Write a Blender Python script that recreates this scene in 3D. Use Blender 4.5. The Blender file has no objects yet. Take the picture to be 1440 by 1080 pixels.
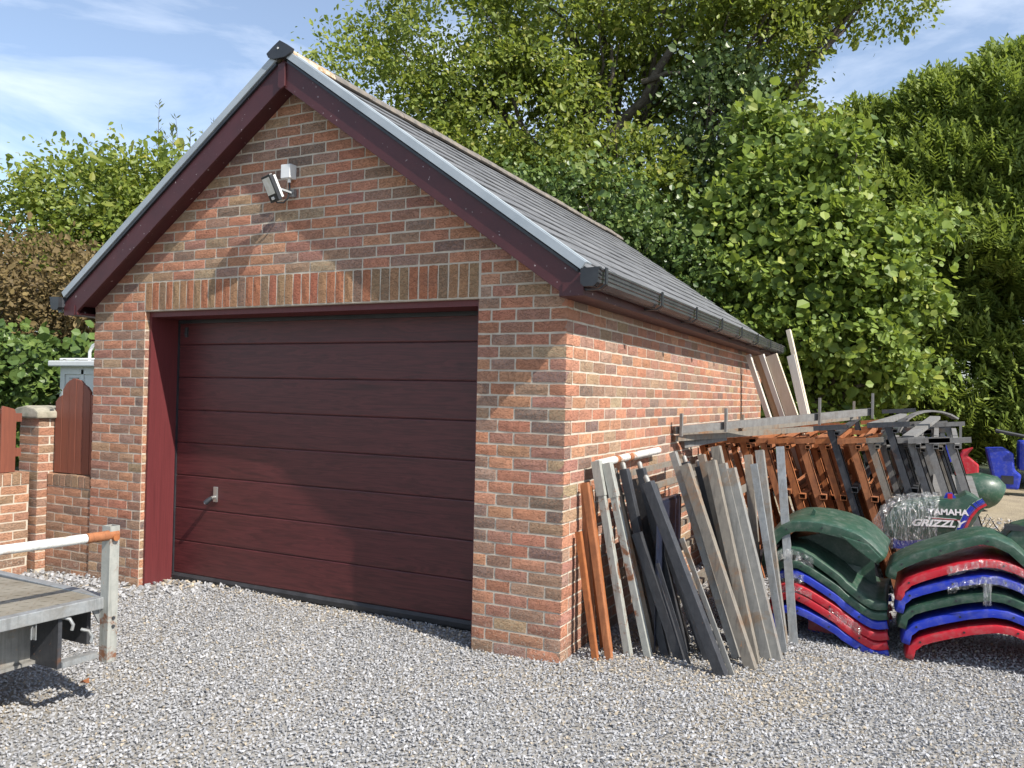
import bpy, bmesh, math, random
import numpy as np
from mathutils import Vector, Matrix

random.seed(7)
rng = np.random.default_rng(11)
S = bpy.context.scene
COL = S.collection

# ------------------------------------------------------------------ camera
CAM = Vector((1.8482, -4.3812, 1.5517))
yaw, pit, rol = -0.465464, 0.0135562, 0.0214834
fw = Vector((math.sin(yaw)*math.cos(pit), math.cos(yaw)*math.cos(pit), math.sin(pit)))
rt = fw.cross(Vector((0, 0, 1))).normalized(); up = rt.cross(fw)
rt, up = math.cos(rol)*rt + math.sin(rol)*up, -math.sin(rol)*rt + math.cos(rol)*up
cd = bpy.data.cameras.new('camera'); cam = bpy.data.objects.new('camera', cd); COL.objects.link(cam)
cam.matrix_world = Matrix(((rt.x, up.x, -fw.x, CAM.x), (rt.y, up.y, -fw.y, CAM.y), (rt.z, up.z, -fw.z, CAM.z), (0, 0, 0, 1)))
cd.sensor_width = 36.0; cd.lens = 1137.31/1440*36.0; cd.clip_start = 0.05; cd.clip_end = 2000
S.camera = cam

# ------------------------------------------------------------------ sky and sun
SUN = Vector((1.0, -0.268, 1.0)).normalized()          # towards the sun
el = math.asin(SUN.z)
W = bpy.data.worlds.new('World'); S.world = W; W.use_nodes = True
wn, wl = W.node_tree.nodes, W.node_tree.links
wn.clear()
sky = wn.new('ShaderNodeTexSky'); sky.sky_type = 'NISHITA'; sky.sun_disc = False
sky.sun_elevation = el; sky.sun_rotation = math.atan2(SUN.x, SUN.y)
sky.air_density = 1.0; sky.dust_density = 0.5; sky.ozone_density = 2.0; sky.altitude = 50
bg = wn.new('ShaderNodeBackground'); bg.inputs[1].default_value = 0.125
wo = wn.new('ShaderNodeOutputWorld')
tc = wn.new('ShaderNodeTexCoord'); mp = wn.new('ShaderNodeMapping')
mp.inputs['Scale'].default_value = (1.3, 1.3, 4.2); mp.inputs['Rotation'].default_value = (0.1, 0.2, 2.0)
nz = wn.new('ShaderNodeTexNoise'); nz.inputs['Scale'].default_value = 2.2; nz.inputs['Detail'].default_value = 7
nz.inputs['Roughness'].default_value = 0.58; nz.inputs['Distortion'].default_value = 0.5
rp = wn.new('ShaderNodeValToRGB'); rp.color_ramp.elements[0].position = 0.47; rp.color_ramp.elements[1].position = 0.80; rp.color_ramp.elements[0].color = (0.10, 0.10, 0.10, 1)
rp.color_ramp.elements[1].color = (0.75, 0.75, 0.75, 1)
mx = wn.new('ShaderNodeMixRGB'); mx.inputs[2].default_value = (7.6, 8.0, 8.6, 1)
wl.new(tc.outputs['Generated'], mp.inputs[0]); wl.new(mp.outputs[0], nz.inputs['Vector'])
sz_ = wn.new('ShaderNodeSeparateXYZ'); wl.new(tc.outputs['Generated'], sz_.inputs[0])
br = wn.new('ShaderNodeValToRGB'); be = br.color_ramp.elements; be[0].position = 0.10; be[0].color = (0.13, 0.13, 0.13, 1); be[1].position = 0.42; be[1].color = (0, 0, 0, 1)
be2 = be.new(0.27); be2.color = (0.085, 0.085, 0.085, 1)
wl.new(sz_.outputs['Z'], br.inputs[0]); ad = wn.new('ShaderNodeMath'); ad.operation = 'ADD'
wl.new(nz.outputs[0], ad.inputs[0]); wl.new(br.outputs[0], ad.inputs[1]); wl.new(ad.outputs[0], rp.inputs[0]); wl.new(rp.outputs[0], mx.inputs[0]); wl.new(sky.outputs[0], mx.inputs[1])
wl.new(mx.outputs[0], bg.inputs[0]); wl.new(bg.outputs[0], wo.inputs[0])
sl = bpy.data.lights.new('sun', 'SUN'); sl.energy = 5.0; sl.angle = math.radians(0.53); sl.color = (1.0, 0.94, 0.85)
so = bpy.data.objects.new('sun', sl); COL.objects.link(so)
so.rotation_euler = (-SUN).to_track_quat('-Z', 'Y').to_euler(); so.location = (6, -6, 12)
S.view_settings.view_transform = 'Standard'; S.view_settings.look = 'None'
S.view_settings.exposure = 0.64; S.view_settings.gamma = 1.0

# ------------------------------------------------------------------ helpers
def tag(o, label=None, cat=None, group=None, kind=None):
    if label: o['label'] = label
    if cat: o['category'] = cat
    if group: o['group'] = group
    if kind: o['kind'] = kind
    return o

def empty(name, loc=(0, 0, 0)):
    o = bpy.data.objects.new(name, None); COL.objects.link(o); o.location = loc
    o.empty_display_size = 0.1
    return o

class MB:
    def __init__(s): s.v = []; s.f = []; s.sm = False
    def add(s, vs, fs):
        n = len(s.v); s.v += [tuple(v) for v in vs]; s.f += [tuple(i+n for i in f) for f in fs]; return s
    def box(s, a, b):
        (x0, y0, z0), (x1, y1, z1) = a, b
        return s.add([(x0,y0,z0),(x1,y0,z0),(x1,y1,z0),(x0,y1,z0),(x0,y0,z1),(x1,y0,z1),(x1,y1,z1),(x0,y1,z1)],
                     [(0,3,2,1),(4,5,6,7),(0,1,5,4),(1,2,6,5),(2,3,7,6),(3,0,4,7)])
    def prism(s, poly, axis, a, b):
        """poly: list of 2D points; axis 'y' -> (x,z), 'x' -> (y,z), 'z' -> (x,y)"""
        n = len(poly)
        def P(p, t):
            return {'y': (p[0], t, p[1]), 'x': (t, p[0], p[1]), 'z': (p[0], p[1], t)}[axis]
        vs = [P(p, a) for p in poly] + [P(p, b) for p in poly]
        fs = [tuple(range(n)), tuple(reversed(range(n, 2*n)))] + [(i, i+n, (i+1) % n+n, (i+1) % n) for i in range(n)]
        return s.add(vs, fs)
    def bar(s, p, q, w, h, ref=(0, 0, 1), hollow=0):
        p, q = Vector(p), Vector(q); d = (q-p).normalized(); r = Vector(ref)
        x = d.cross(r)
        if x.length < 1e-4: x = d.cross(Vector((1, 0, 0)))
        x.normalize(); y = x.cross(d)
        def ring(c, a, b): return [c - x*a - y*b, c + x*a - y*b, c + x*a + y*b, c - x*a + y*b]
        vs = ring(p, w/2, h/2) + ring(q, w/2, h/2)
        fs = [(0,1,2,3)] + [(i, i+4, (i+1) % 4+4, (i+1) % 4) for i in range(4)]
        if hollow:
            vs += ring(q, w/2-hollow, h/2-hollow) + ring(q-d*0.12, w/2-hollow, h/2-hollow)
            fs += [(4+i, 8+i, 8+(i+1) % 4, 4+(i+1) % 4) for i in range(4)]
            fs += [(8+i, 12+i, 12+(i+1) % 4, 8+(i+1) % 4) for i in range(4)] + [(12,15,14,13)]
        else: fs += [(7,6,5,4)]
        return s.add(vs, fs)
    def tube(s, pts, r, n=12, cap=True):
        pts = [Vector(p) for p in pts]; N = len(pts); rs = r if isinstance(r, (list, tuple)) else [r]*N
        vs = []; d0 = (pts[1]-pts[0]).normalized(); a = d0.orthogonal().normalized()
        for i, p in enumerate(pts):
            d = (pts[min(i+1, N-1)]-pts[max(i-1, 0)]).normalized()
            a = (a - d*a.dot(d)).normalized(); b = d.cross(a)
            vs += [p + (a*math.cos(t*2*math.pi/n)+b*math.sin(t*2*math.pi/n))*rs[i] for t in range(n)]
        fs = [(i*n+j, i*n+(j+1) % n, (i+1)*n+(j+1) % n, (i+1)*n+j) for i in range(N-1) for j in range(n)]
        if cap: fs += [tuple(reversed(range(n))), tuple(range((N-1)*n, N*n))]
        s.sm = True
        return s.add(vs, fs)
    def build(s, name, mat, parent=None, bevel=0, smooth=None):
        me = bpy.data.meshes.new(name); me.from_pydata(s.v, [], s.f); me.update()
        bm = bmesh.new(); bm.from_mesh(me); bmesh.ops.recalc_face_normals(bm, faces=bm.faces)
        if bevel:
            es = [e for e in bm.edges if len(e.link_faces) == 2 and e.calc_face_angle(0) > 0.5]
            bmesh.ops.bevel(bm, geom=es, offset=bevel, segments=2, profile=0.6, affect='EDGES')
        bm.to_mesh(me); bm.free()
        o = bpy.data.objects.new(name, me); COL.objects.link(o)
        if mat: me.materials.append(mat)
        if parent: o.parent = parent; o.matrix_parent_inverse = Matrix.Translation(-Vector(parent.location))
        sm = s.sm if smooth is None else smooth
        if sm:
            for p in me.polygons: p.use_smooth = True
            try: me.set_sharp_from_angle(angle=math.radians(38))
            except Exception: pass
        return o

def child(mesh, name, parent, loc, rot=None, scale=None):
    o = bpy.data.objects.new(name, mesh); COL.objects.link(o); o.parent = parent
    m = Matrix.Translation(Vector(loc))
    if rot is not None: m = m @ rot.to_4x4()
    if scale is not None: m = m @ Matrix.Diagonal((*scale, 1))
    o.matrix_parent_inverse = Matrix.Translation(-Vector(parent.location)) if parent.type == 'EMPTY' else Matrix()
    o.matrix_basis = m
    return o

# ------------------------------------------------------------------ materials
class NT:
    def __init__(s, name):
        s.m = bpy.data.materials.new(name); s.m.use_nodes = True
        s.n, s.l = s.m.node_tree.nodes, s.m.node_tree.links
        s.b = s.n['Principled BSDF']; s.o = s.n['Material Output']
        g = s.n.new('ShaderNodeNewGeometry'); s.pos = g.outputs['Position']
    def set(s, n, v): s.b.inputs[n].default_value = v; return s
    def link(s, a, b): s.l.new(a, b)
    def map(s, vec, scale, rot=(0, 0, 0)):
        m = s.n.new('ShaderNodeMapping'); m.inputs['Scale'].default_value = scale; m.inputs['Rotation'].default_value = rot
        s.link(vec, m.inputs[0]); return m.outputs[0]
    def noise(s, scale, detail=4, rough=0.55, dist=0, vec=None):
        n = s.n.new('ShaderNodeTexNoise'); n.inputs['Scale'].default_value = scale; n.inputs['Detail'].default_value = detail
        n.inputs['Roughness'].default_value = rough; n.inputs['Distortion'].default_value = dist
        s.link(vec or s.pos, n.inputs['Vector']); return n.outputs[0]
    def voro(s, scale, feat='F1', out='Distance', vec=None):
        n = s.n.new('ShaderNodeTexVoronoi'); n.inputs['Scale'].default_value = scale; n.feature = feat
        s.link(vec or s.pos, n.inputs['Vector']); return n.outputs[out]
    def ramp(s, fac, stops):
        r = s.n.new('ShaderNodeValToRGB'); e = r.color_ramp.elements
        while len(e) < len(stops): e.new(0.5)
        for x, (p, c) in zip(e, stops):
            x.position = p; x.color = (c, c, c, 1) if isinstance(c, (int, float)) else (*c, 1)
        s.link(fac, r.inputs[0]); return r.outputs[0]
    def mix(s, fac, a, b, mode='MIX'):
        m = s.n.new('ShaderNodeMixRGB'); m.blend_type = mode
        for i, v in enumerate((fac, a, b)):
            if hasattr(v, 'is_output'): s.link(v, m.inputs[i])
            elif i == 0: m.inputs[0].default_value = v
            else: m.inputs[i].default_value = (*v, 1) if not isinstance(v, (int, float)) else (v, v, v, 1)
        return m.outputs[0]
    def math(s, op, a, b=0.0):
        m = s.n.new('ShaderNodeMath'); m.operation = op
        for i, v in enumerate((a, b)):
            if hasattr(v, 'is_output'): s.link(v, m.inputs[i])
            else: m.inputs[i].default_value = v
        return m.outputs[0]
    def bump(s, h, strength=0.4, dist=0.01, normal=None):
        b = s.n.new('ShaderNodeBump'); b.inputs['Strength'].default_value = strength; b.inputs['Distance'].default_value = dist
        s.link(h, b.inputs['Height'])
        if normal is not None: s.link(normal, b.inputs['Normal'])
        return b.outputs[0]
    def base(s, c): s.link(c, s.b.inputs['Base Color']); return s
    def done(s, normal=None):
        if normal is not None: s.link(normal, s.b.inputs['Normal'])
        return s.m

def two_tone(name, a, b, scale=6, rough=0.6, lo=0.35, hi=0.65, bump=0.15, bscale=60, bdist=0.004, metal=0, detail=6, spec=0.5):
    t = NT(name); f = t.ramp(t.noise(scale, detail, 0.6), [(lo, 0), (hi, 1)])
    t.base(t.mix(f, a, b)).set('Roughness', rough).set('Metallic', metal).set('Specular IOR Level', spec)
    return t.done(t.bump(t.noise(bscale, 4), bump, bdist))

def brick_mat(name, source):
    t = NT(name)
    if source == 'object':
        oi = t.n.new('ShaderNodeObjectInfo'); c = oi.outputs['Color']
    else:
        at = t.n.new('ShaderNodeAttribute'); at.attribute_name = 'tint'; c = at.outputs['Color']
    big = t.noise(9, 3, 0.6)
    fine = t.noise(70, 6, 0.7)
    c1 = t.mix(t.ramp(big, [(0.4, 0), (0.7, 0.32)]), c, (0.16, 0.11, 0.085))
    c2 = t.mix(t.ramp(fine, [(0.42, 0), (0.75, 0.55)]), c1, (0.40, 0.19, 0.10))
    c3 = t.mix(t.ramp(t.noise(160, 3, 0.6), [(0.60, 0), (0.68, 0.5)]), c2, (0.05, 0.035, 0.03))
    # lime bloom: pale specks, denser near the ground
    sep = t.n.new('ShaderNodeSeparateXYZ'); t.link(t.pos, sep.inputs[0])
    lowz = t.ramp(sep.outputs['Z'], [(0.05, 0.75), (0.34, 0.0)])
    sp = t.ramp(t.noise(55, 5, 0.7), [(0.55, 0), (0.66, 1)])
    c4 = t.mix(t.math('MULTIPLY', sp, lowz), c3, (0.52, 0.47, 0.39))
    t.base(c4).set('Roughness', 0.9).set('Specular IOR Level', 0.25)
    st = t.map(t.pos, (34, 34, 60), (0, 0.6, 0))
    cre = t.ramp(t.noise(1.0, 4, 0.6, 1.6, vec=st), [(0.36, 0), (0.5, 1), (0.9, 1)])
    n1 = t.bump(cre, 0.8, 0.006)
    return t.done(t.bump(t.noise(140, 5, 0.7), 0.5, 0.002, n1))
M = {}
M['brick'] = brick_mat('brick_clay', 'object')
M['brickj'] = brick_mat('brick_clay_joined', 'attr')
t = NT('mortar'); t.base(t.mix(t.ramp(t.noise(12, 6), [(0.3, 0), (0.7, 1)]), (0.54, 0.48, 0.39), (0.40, 0.35, 0.285))).set('Roughness', 0.95)
M['mortar'] = t.done(t.bump(t.noise(220, 4, 0.7), 0.5, 0.003))
def wood_panel(name, a, b, axis, rough):
    t = NT(name)
    sc = {'x': (1.1, 10, 17), 'z': (22, 22, 0.8)}[axis]
    v = t.map(t.pos, sc)
    w = t.noise(1.0, 5, 0.55, 1.3, vec=v)
    g = t.ramp(w, [(0.30, 0), (0.47, 1), (0.52, 0.25), (0.62, 0.9), (0.72, 0.1)])
    fn = t.noise(1.0, 3, 0.6, vec=t.map(t.pos, tuple(4.5*q for q in sc)))
    t.base(t.mix(t.mix(0.3, g, t.ramp(fn, [(0.35, 0), (0.65, 1)])), a, b)).set('Roughness', rough)
    sc_ = t.ramp(t.noise(260, 2), [(0.3, 0), (0.7, 1)])
    return t.done(t.bump(t.mix(0.4, g, sc_), 0.10, 0.002))
M['door'] = wood_panel('mahogany_foil', (0.034, 0.0078, 0.009), (0.100, 0.022, 0.023), 'x', 0.42)
M['lining'] = wood_panel('mahogany_lining', (0.085, 0.016, 0.018), (0.120, 0.023, 0.025), 'z', 0.5)
t = NT('bargeboard_paint')
c = t.mix(t.ramp(t.noise(5, 6, 0.65), [(0.3, 0), (0.75, 1)]), (0.046, 0.010, 0.013), (0.074, 0.016, 0.019))
c = t.mix(t.ramp(t.noise(38, 3, 0.5), [(0.70, 0), (0.73, 1)]), c, (0.42, 0.36, 0.36))
t.base(c).set('Roughness', 0.5); M['barge'] = t.done(t.bump(t.noise(40, 4), 0.15, 0.003))
M['fence'] = wood_panel('red_brown_stain', (0.13, 0.042, 0.026), (0.20, 0.062, 0.036), 'z', 0.6)
M['trim'] = two_tone('verge_aluminium', (0.29, 0.33, 0.36), (0.37, 0.41, 0.44), 4, 0.45, bump=0.03)
M['black'] = two_tone('black_plastic', (0.016, 0.018, 0.022), (0.03, 0.032, 0.036), 8, 0.38, bump=0.05)
M['gutter'] = two_tone('gutter_plastic', (0.045, 0.048, 0.055), (0.07, 0.073, 0.08), 6, 0.24, bump=0.04, spec=0.8)
M['slate'] = two_tone('slate', (0.085, 0.090, 0.098), (0.17, 0.172, 0.178), 7, 0.55, 0.3, 0.7, 0.35, 70, 0.004)
M['ridge'] = two_tone('ridge_tile', (0.12, 0.11, 0.10), (0.20, 0.17, 0.14), 12, 0.85, 0.4, 0.6, 0.5, 60)
M['lichen'] = two_tone('lichen_mortar', (0.30, 0.17, 0.07), (0.48, 0.42, 0.33), 25, 0.95, 0.4, 0.6, 0.8, 60, 0.01)
M['white'] = two_tone('white_plastic', (0.70, 0.71, 0.70), (0.62, 0.63, 0.62), 5, 0.4, bump=0.03)
M['cabin'] = two_tone('cabin_paint', (0.60, 0.61, 0.59), (0.50, 0.52, 0.49), 3, 0.55, bump=0.06)
M['rubber'] = two_tone('rubber', (0.018, 0.019, 0.021), (0.035, 0.036, 0.04), 9, 0.6)
M['cap'] = two_tone('cap_stone', (0.36, 0.33, 0.26), (0.22, 0.21, 0.16), 14, 0.95, bump=0.7, bscale=70)
M['chrome'] = two_tone('zinc', (0.50, 0.50, 0.48), (0.38, 0.38, 0.36), 20, 0.35, metal=0.8, bump=0.05)
M['lens'] = two_tone('lamp_lens', (0.75, 0.74, 0.70), (0.62, 0.60, 0.52), 20, 0.2, bump=0.02)
def rusty(name, a, b, c, lo, hi, rough=0.8, metal=0.0, sc=5):
    t = NT(name); base = t.mix(t.ramp(t.noise(sc*4, 5, 0.65), [(0.3, 0), (0.7, 1)]), a, b)
    k = t.ramp(t.noise(sc, 7, 0.7, 0.4), [(lo, 0), (hi, 1)])
    stk = t.ramp(t.noise(1.0, 5, 0.65, 0.6, vec=t.map(t.pos, (45, 45, 3.2))), [(0.50, 0), (0.72, 0.65)])
    dk = t.mix(stk, t.mix(k, base, c), tuple(0.42*q for q in b))
    chip = t.ramp(t.noise(28, 4, 0.7), [(0.66, 0), (0.70, 0.7)])
    t.base(t.mix(chip, dk, tuple(min(0.7, 1.35*q+0.02) for q in c))).set('Roughness', rough).set('Metallic', metal)
    return t.done(t.bump(t.noise(150, 4, 0.7), 0.35, 0.002))
M['rust'] = rusty('orange_rust', (0.36, 0.125, 0.036), (0.25, 0.078, 0.024), (0.12, 0.042, 0.02), 0.52, 0.75)
M['rustbright'] = rusty('fresh_rust', (0.36, 0.14, 0.055), (0.27, 0.095, 0.036), (0.15, 0.058, 0.026), 0.50, 0.75)
M['steel'] = rusty('grey_steel', (0.23, 0.225, 0.21), (0.31, 0.30, 0.275), (0.26, 0.165, 0.09), 0.52, 0.68, 0.55, 0.3)
M['steelb'] = rusty('brown_steel', (0.25, 0.225, 0.185), (0.19, 0.17, 0.145), (0.27, 0.135, 0.055), 0.52, 0.72, 0.6, 0.2)
M['steeld'] = rusty('dark_steel', (0.034, 0.037, 0.044), (0.062, 0.064, 0.07), (0.12, 0.06, 0.035), 0.60, 0.70, 0.5, 0.2)
M['navy'] = rusty('navy_paint', (0.012, 0.016, 0.034), (0.02, 0.025, 0.045), (0.05, 0.032, 0.025), 0.6, 0.75, 0.4, 0)
M['galv'] = rusty('galvanised', (0.26, 0.28, 0.29), (0.36, 0.37, 0.37), (0.20, 0.19, 0.17), 0.45, 0.75, 0.45, 0.35, 9)
M['galvrust'] = rusty('galvanised_rusting', (0.29, 0.30, 0.275), (0.38, 0.38, 0.345), (0.20, 0.08, 0.035), 0.55, 0.62, 0.6, 0.15, 7)
M['whiterust'] = rusty('white_paint_rusting', (0.66, 0.66, 0.63), (0.58, 0.58, 0.55), (0.36, 0.17, 0.07), 0.56, 0.66, 0.5, 0, 6)
M['framegrey'] = rusty('weathered_grey_frame', (0.145, 0.142, 0.138), (0.205, 0.20, 0.19), (0.105, 0.076, 0.056), 0.5, 0.8, 0.75, 0, 6)
M['timber'] = wood_panel('pale_timber', (0.52, 0.43, 0.31), (0.60, 0.53, 0.42), 'z', 0.8)
M['timberbrown'] = wood_panel('brown_timber', (0.24, 0.15, 0.085), (0.32, 0.21, 0.13), 'z', 0.8)
M['timbergrey'] = wood_panel('weathered_timber', (0.46, 0.43, 0.38), (0.56, 0.53, 0.48), 'z', 0.8)
def plastic(name, c, rough=0.3):
    t = NT(name); d = tuple(q*0.72+0.006 for q in c)
    pc = t.mix(t.ramp(t.noise(7, 6, 0.65), [(0.40, 0), (0.75, 1)]), c, d)
    dust = t.ramp(t.noise(16, 7, 0.75), [(0.48, 0), (0.80, 0.34)])
    scuff = t.ramp(t.noise(1.0, 3, 0.6, 0.8, vec=t.map(t.pos, (14, 14, 150), (0.3, 0.5, 0.2))), [(0.70, 0), (0.74, 0.35)])
    pc = t.mix(scuff, t.mix(dust, pc, (0.36, 0.34, 0.30)), (0.45, 0.45, 0.44))
    t.base(pc).set('Specular IOR Level', 0.5)
    r = t.ramp(t.noise(14, 5, 0.7), [(0.3, rough-0.03), (0.7, rough+0.25)]); t.link(r, t.b.inputs['Roughness'])
    return t.done(t.bump(t.noise(30, 3), 0.04, 0.004))
M['pgreen'] = plastic('green_moulding', (0.022, 0.066, 0.040))
M['pblue'] = plastic('blue_moulding', (0.012, 0.035, 0.42))
M['pred'] = plastic('red_moulding', (0.48, 0.012, 0.026))
M['ptext'] = plastic('white_lettering', (0.78, 0.78, 0.76), 0.4)
M['sgreen'] = plastic('pale_stripe', (0.30, 0.42, 0.33)); M['spurple'] = plastic('purple_stripe', (0.10, 0.05, 0.30))
# crinkled clear film
t = NT('clear_film'); t.n.remove(t.b)
gl = t.n.new('ShaderNodeBsdfGlossy'); gl.inputs['Roughness'].default_value = 0.16; gl.inputs['Color'].default_value = (0.95, 0.95, 0.95, 1)
df = t.n.new('ShaderNodeBsdfDiffuse'); df.inputs['Color'].default_value = (0.75, 0.75, 0.72, 1)
tr = t.n.new('ShaderNodeBsdfTransparent')
m1 = t.n.new('ShaderNodeMixShader'); m1.inputs[0].default_value = 0.35; m2 = t.n.new('ShaderNodeMixShader')
cr = t.noise(1.0, 4, 0.65, 1.2, vec=t.map(t.pos, (60, 60, 14)))
nb = t.bump(cr, 1.0, 0.03); t.link(nb, gl.inputs['Normal'])
t.link(gl.outputs[0], m1.inputs[1]); t.link(df.outputs[0], m1.inputs[2])
t.link(t.ramp(cr, [(0.36, 0.05), (0.52, 0.18), (0.60, 0.62), (0.66, 0.14)]), m2.inputs[0])
t.link(tr.outputs[0], m2.inputs[1]); t.link(m1.outputs[0], m2.inputs[2]); t.link(m2.outputs[0], t.o.inputs[0])
M['film'] = t.m
t = NT('diamond_plate'); v = t.map(t.pos, (14, 14, 14), (0, 0, 0.78))
t.base(t.mix(t.ramp(t.noise(4, 6, 0.65), [(0.35, 0), (0.7, 1)]), (0.33, 0.30, 0.24), (0.22, 0.19, 0.14))).set('Roughness', 0.5).set('Metallic', 0.35)
M['deck'] = t.done(t.bump(t.noise(60, 3), 0.2, 0.003))
def leafmat(name, a, b, c, trans=0.35, rough=0.5, tcol=None):
    t = NT(name); at = t.n.new('ShaderNodeAttribute'); at.attribute_name = 'v'
    f = at.outputs['Fac']
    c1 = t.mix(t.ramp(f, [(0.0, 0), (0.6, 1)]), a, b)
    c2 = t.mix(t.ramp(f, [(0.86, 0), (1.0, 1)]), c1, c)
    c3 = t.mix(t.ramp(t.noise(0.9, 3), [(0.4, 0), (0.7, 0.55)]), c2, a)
    t.base(c3).set('Roughness', rough).set('Specular IOR Level', 0.35)
    tb = t.n.new('ShaderNodeBsdfTranslucent'); t.link(t.mix(0.5, c3, tcol or b), tb.inputs['Color'])
    m = t.n.new('ShaderNodeMixShader'); m.inputs[0].default_value = trans
    t.link(t.b.outputs[0], m.inputs[1]); t.link(tb.outputs[0], m.inputs[2]); t.link(m.outputs[0], t.o.inputs[0])
    return t.m
M['oak'] = leafmat('oak_leaf', (0.085, 0.13, 0.024), (0.235, 0.285, 0.05), (0.38, 0.35, 0.085), 0.38, tcol=(0.42, 0.50, 0.05))
M['hazel'] = leafmat('hazel_leaf', (0.075, 0.125, 0.026), (0.225, 0.305, 0.058), (0.38, 0.4, 0.09), 0.36, tcol=(0.40, 0.50, 0.06))
M['cypress'] = leafmat('cypress_spray', (0.1, 0.16, 0.034), (0.25, 0.31, 0.06), (0.34, 0.35, 0.08), 0.35, 0.6, tcol=(0.36, 0.45, 0.06))
M['ivy'] = leafmat('ivy_leaf', (0.05, 0.085, 0.028), (0.095, 0.14, 0.042), (0.15, 0.17, 0.06), 0.2, 0.33)
M['ivylight'] = leafmat('laurel_leaf', (0.055, 0.1, 0.028), (0.13, 0.195, 0.046), (0.21, 0.25, 0.06), 0.25, 0.38)
M['russet'] = leafmat('russet_leaf', (0.14, 0.1, 0.045), (0.22, 0.16, 0.066), (0.31, 0.23, 0.09), 0.4, 0.6)
M['willow'] = leafmat('willow_leaf', (0.13, 0.16, 0.085), (0.22, 0.26, 0.13), (0.3, 0.31, 0.16), 0.4, 0.6)
M['bark'] = two_tone('bark', (0.055, 0.044, 0.034), (0.11, 0.095, 0.075), 9, 0.95, bump=0.9, bscale=25, bdist=0.02)

# ------------------------------------------------------------------ ground
def gz(x, y):
    return 0.012*np.sin(x*1.7+0.4)*np.cos(y*1.3) + 0.008*np.sin(x*4.1+y*3.3)
t = NT('gravel_bed')
sep = t.n.new('ShaderNodeSeparateXYZ'); t.link(t.pos, sep.inputs[0])
dust = t.ramp(t.noise(1.3, 5, 0.6), [(0.45, 0), (0.72, 1)])
gravel = t.mix(t.ramp(t.noise(45, 4, 0.7), [(0.3, 0), (0.75, 1)]), (0.20, 0.195, 0.185), (0.33, 0.32, 0.30))
gravel = t.mix(t.math('MULTIPLY', dust, 0.5), gravel, (0.36, 0.30, 0.21))
dirt = t.mix(t.ramp(t.noise(3, 7, 0.65), [(0.35, 0), (0.7, 1)]), (0.34, 0.285, 0.20), (0.24, 0.20, 0.145))
wob = t.math('ADD', sep.outputs['Y'], t.math('MULTIPLY', t.math('SUBTRACT', t.noise(0.9, 3), 0.5), 2.4))
c = t.mix(t.ramp(t.math('DIVIDE', wob, 20), [(0.32, 0), (0.37, 1)]), gravel, dirt)
litter = t.mix(t.ramp(t.noise(6, 6, 0.7), [(0.4, 0), (0.6, 1)]), (0.06, 0.05, 0.028), (0.05, 0.075, 0.022))
c = t.mix(t.ramp(t.math('DIVIDE', wob, 20), [(0.66, 0), (0.72, 1)]), c, litter)
c = t.mix(t.ramp(t.math('DIVIDE', sep.outputs['X'], -20), [(0.243, 0), (0.247, 1)]), c, litter)
t.base(c).set('Roughness', 0.95).set('Specular IOR Level', 0.2)
M['ground'] = t.done(t.bump(t.mix(0.5, t.noise(60, 5, 0.7), t.voro(38)), 0.7, 0.02))
xs = np.concatenate([[-900, -200, -60, -25, -14], np.arange(-9, 9.01, 0.25), [14, 25, 60, 200, 900]])
ys = np.concatenate([[-900, -200, -60, -25, -10], np.arange(-6, 17.01, 0.25), [22, 35, 70, 200, 900]])
X, Y = np.meshgrid(xs, ys); Z = np.where((np.abs(X) < 9.1) & (Y > -6.1) & (Y < 17.1), gz(X, Y), 0.0) - 0.014
nx, ny = len(xs), len(ys)
gm = bpy.data.meshes.new('ground')
gm.from_pydata(np.stack([X.ravel(), Y.ravel(), Z.ravel()], 1).tolist(), [], [(j*nx+i, j*nx+i+1, (j+1)*nx+i+1, (j+1)*nx+i) for j in range(ny-1) for i in range(nx-1)])
gm.materials.append(M['ground']); go = bpy.data.objects.new('ground', gm); COL.objects.link(go)
for p in gm.polygons: p.use_smooth = True
tag(go, 'pale grey driveway ground turning to tan dirt behind', 'ground', kind='structure')

def soup(name, V, F, mat, attr=None, color=None, smooth=False):
    """big triangle mesh from numpy arrays"""
    me = bpy.data.meshes.new(name); nv, nf = len(V), len(F)
    me.vertices.add(nv); me.vertices.foreach_set('co', V.astype(np.float32).ravel())
    me.loops.add(nf*3); me.loops.foreach_set('vertex_index', F.astype(np.int32).ravel())
    me.polygons.add(nf); me.polygons.foreach_set('loop_start', np.arange(0, nf*3, 3, dtype=np.int32))
    me.update(calc_edges=True)
    me.polygons.foreach_set('use_smooth', np.full(nf, smooth, dtype=bool))
    if attr is not None:
        a = me.attributes.new('v', 'FLOAT', 'POINT'); a.data.foreach_set('value', attr.astype(np.float32))
    if color is not None:
        a = me.attributes.new('tint', 'FLOAT_COLOR', 'POINT'); a.data.foreach_set('color', color.astype(np.float32).ravel())
    me.materials.append(mat)
    o = bpy.data.objects.new(name, me); COL.objects.link(o); return o

def rotmats(n):
    q = rng.normal(size=(n, 4)); q /= np.linalg.norm(q, axis=1)[:, None]; w, x, y, z = q.T
    return np.stack([1-2*(y*y+z*z), 2*(x*y-w*z), 2*(x*z+w*y), 2*(x*y+w*z), 1-2*(x*x+z*z), 2*(y*z-w*x), 2*(x*z-w*y), 2*(y*z+w*x), 1-2*(x*x+y*y)], 1).reshape(n, 3, 3)

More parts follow.
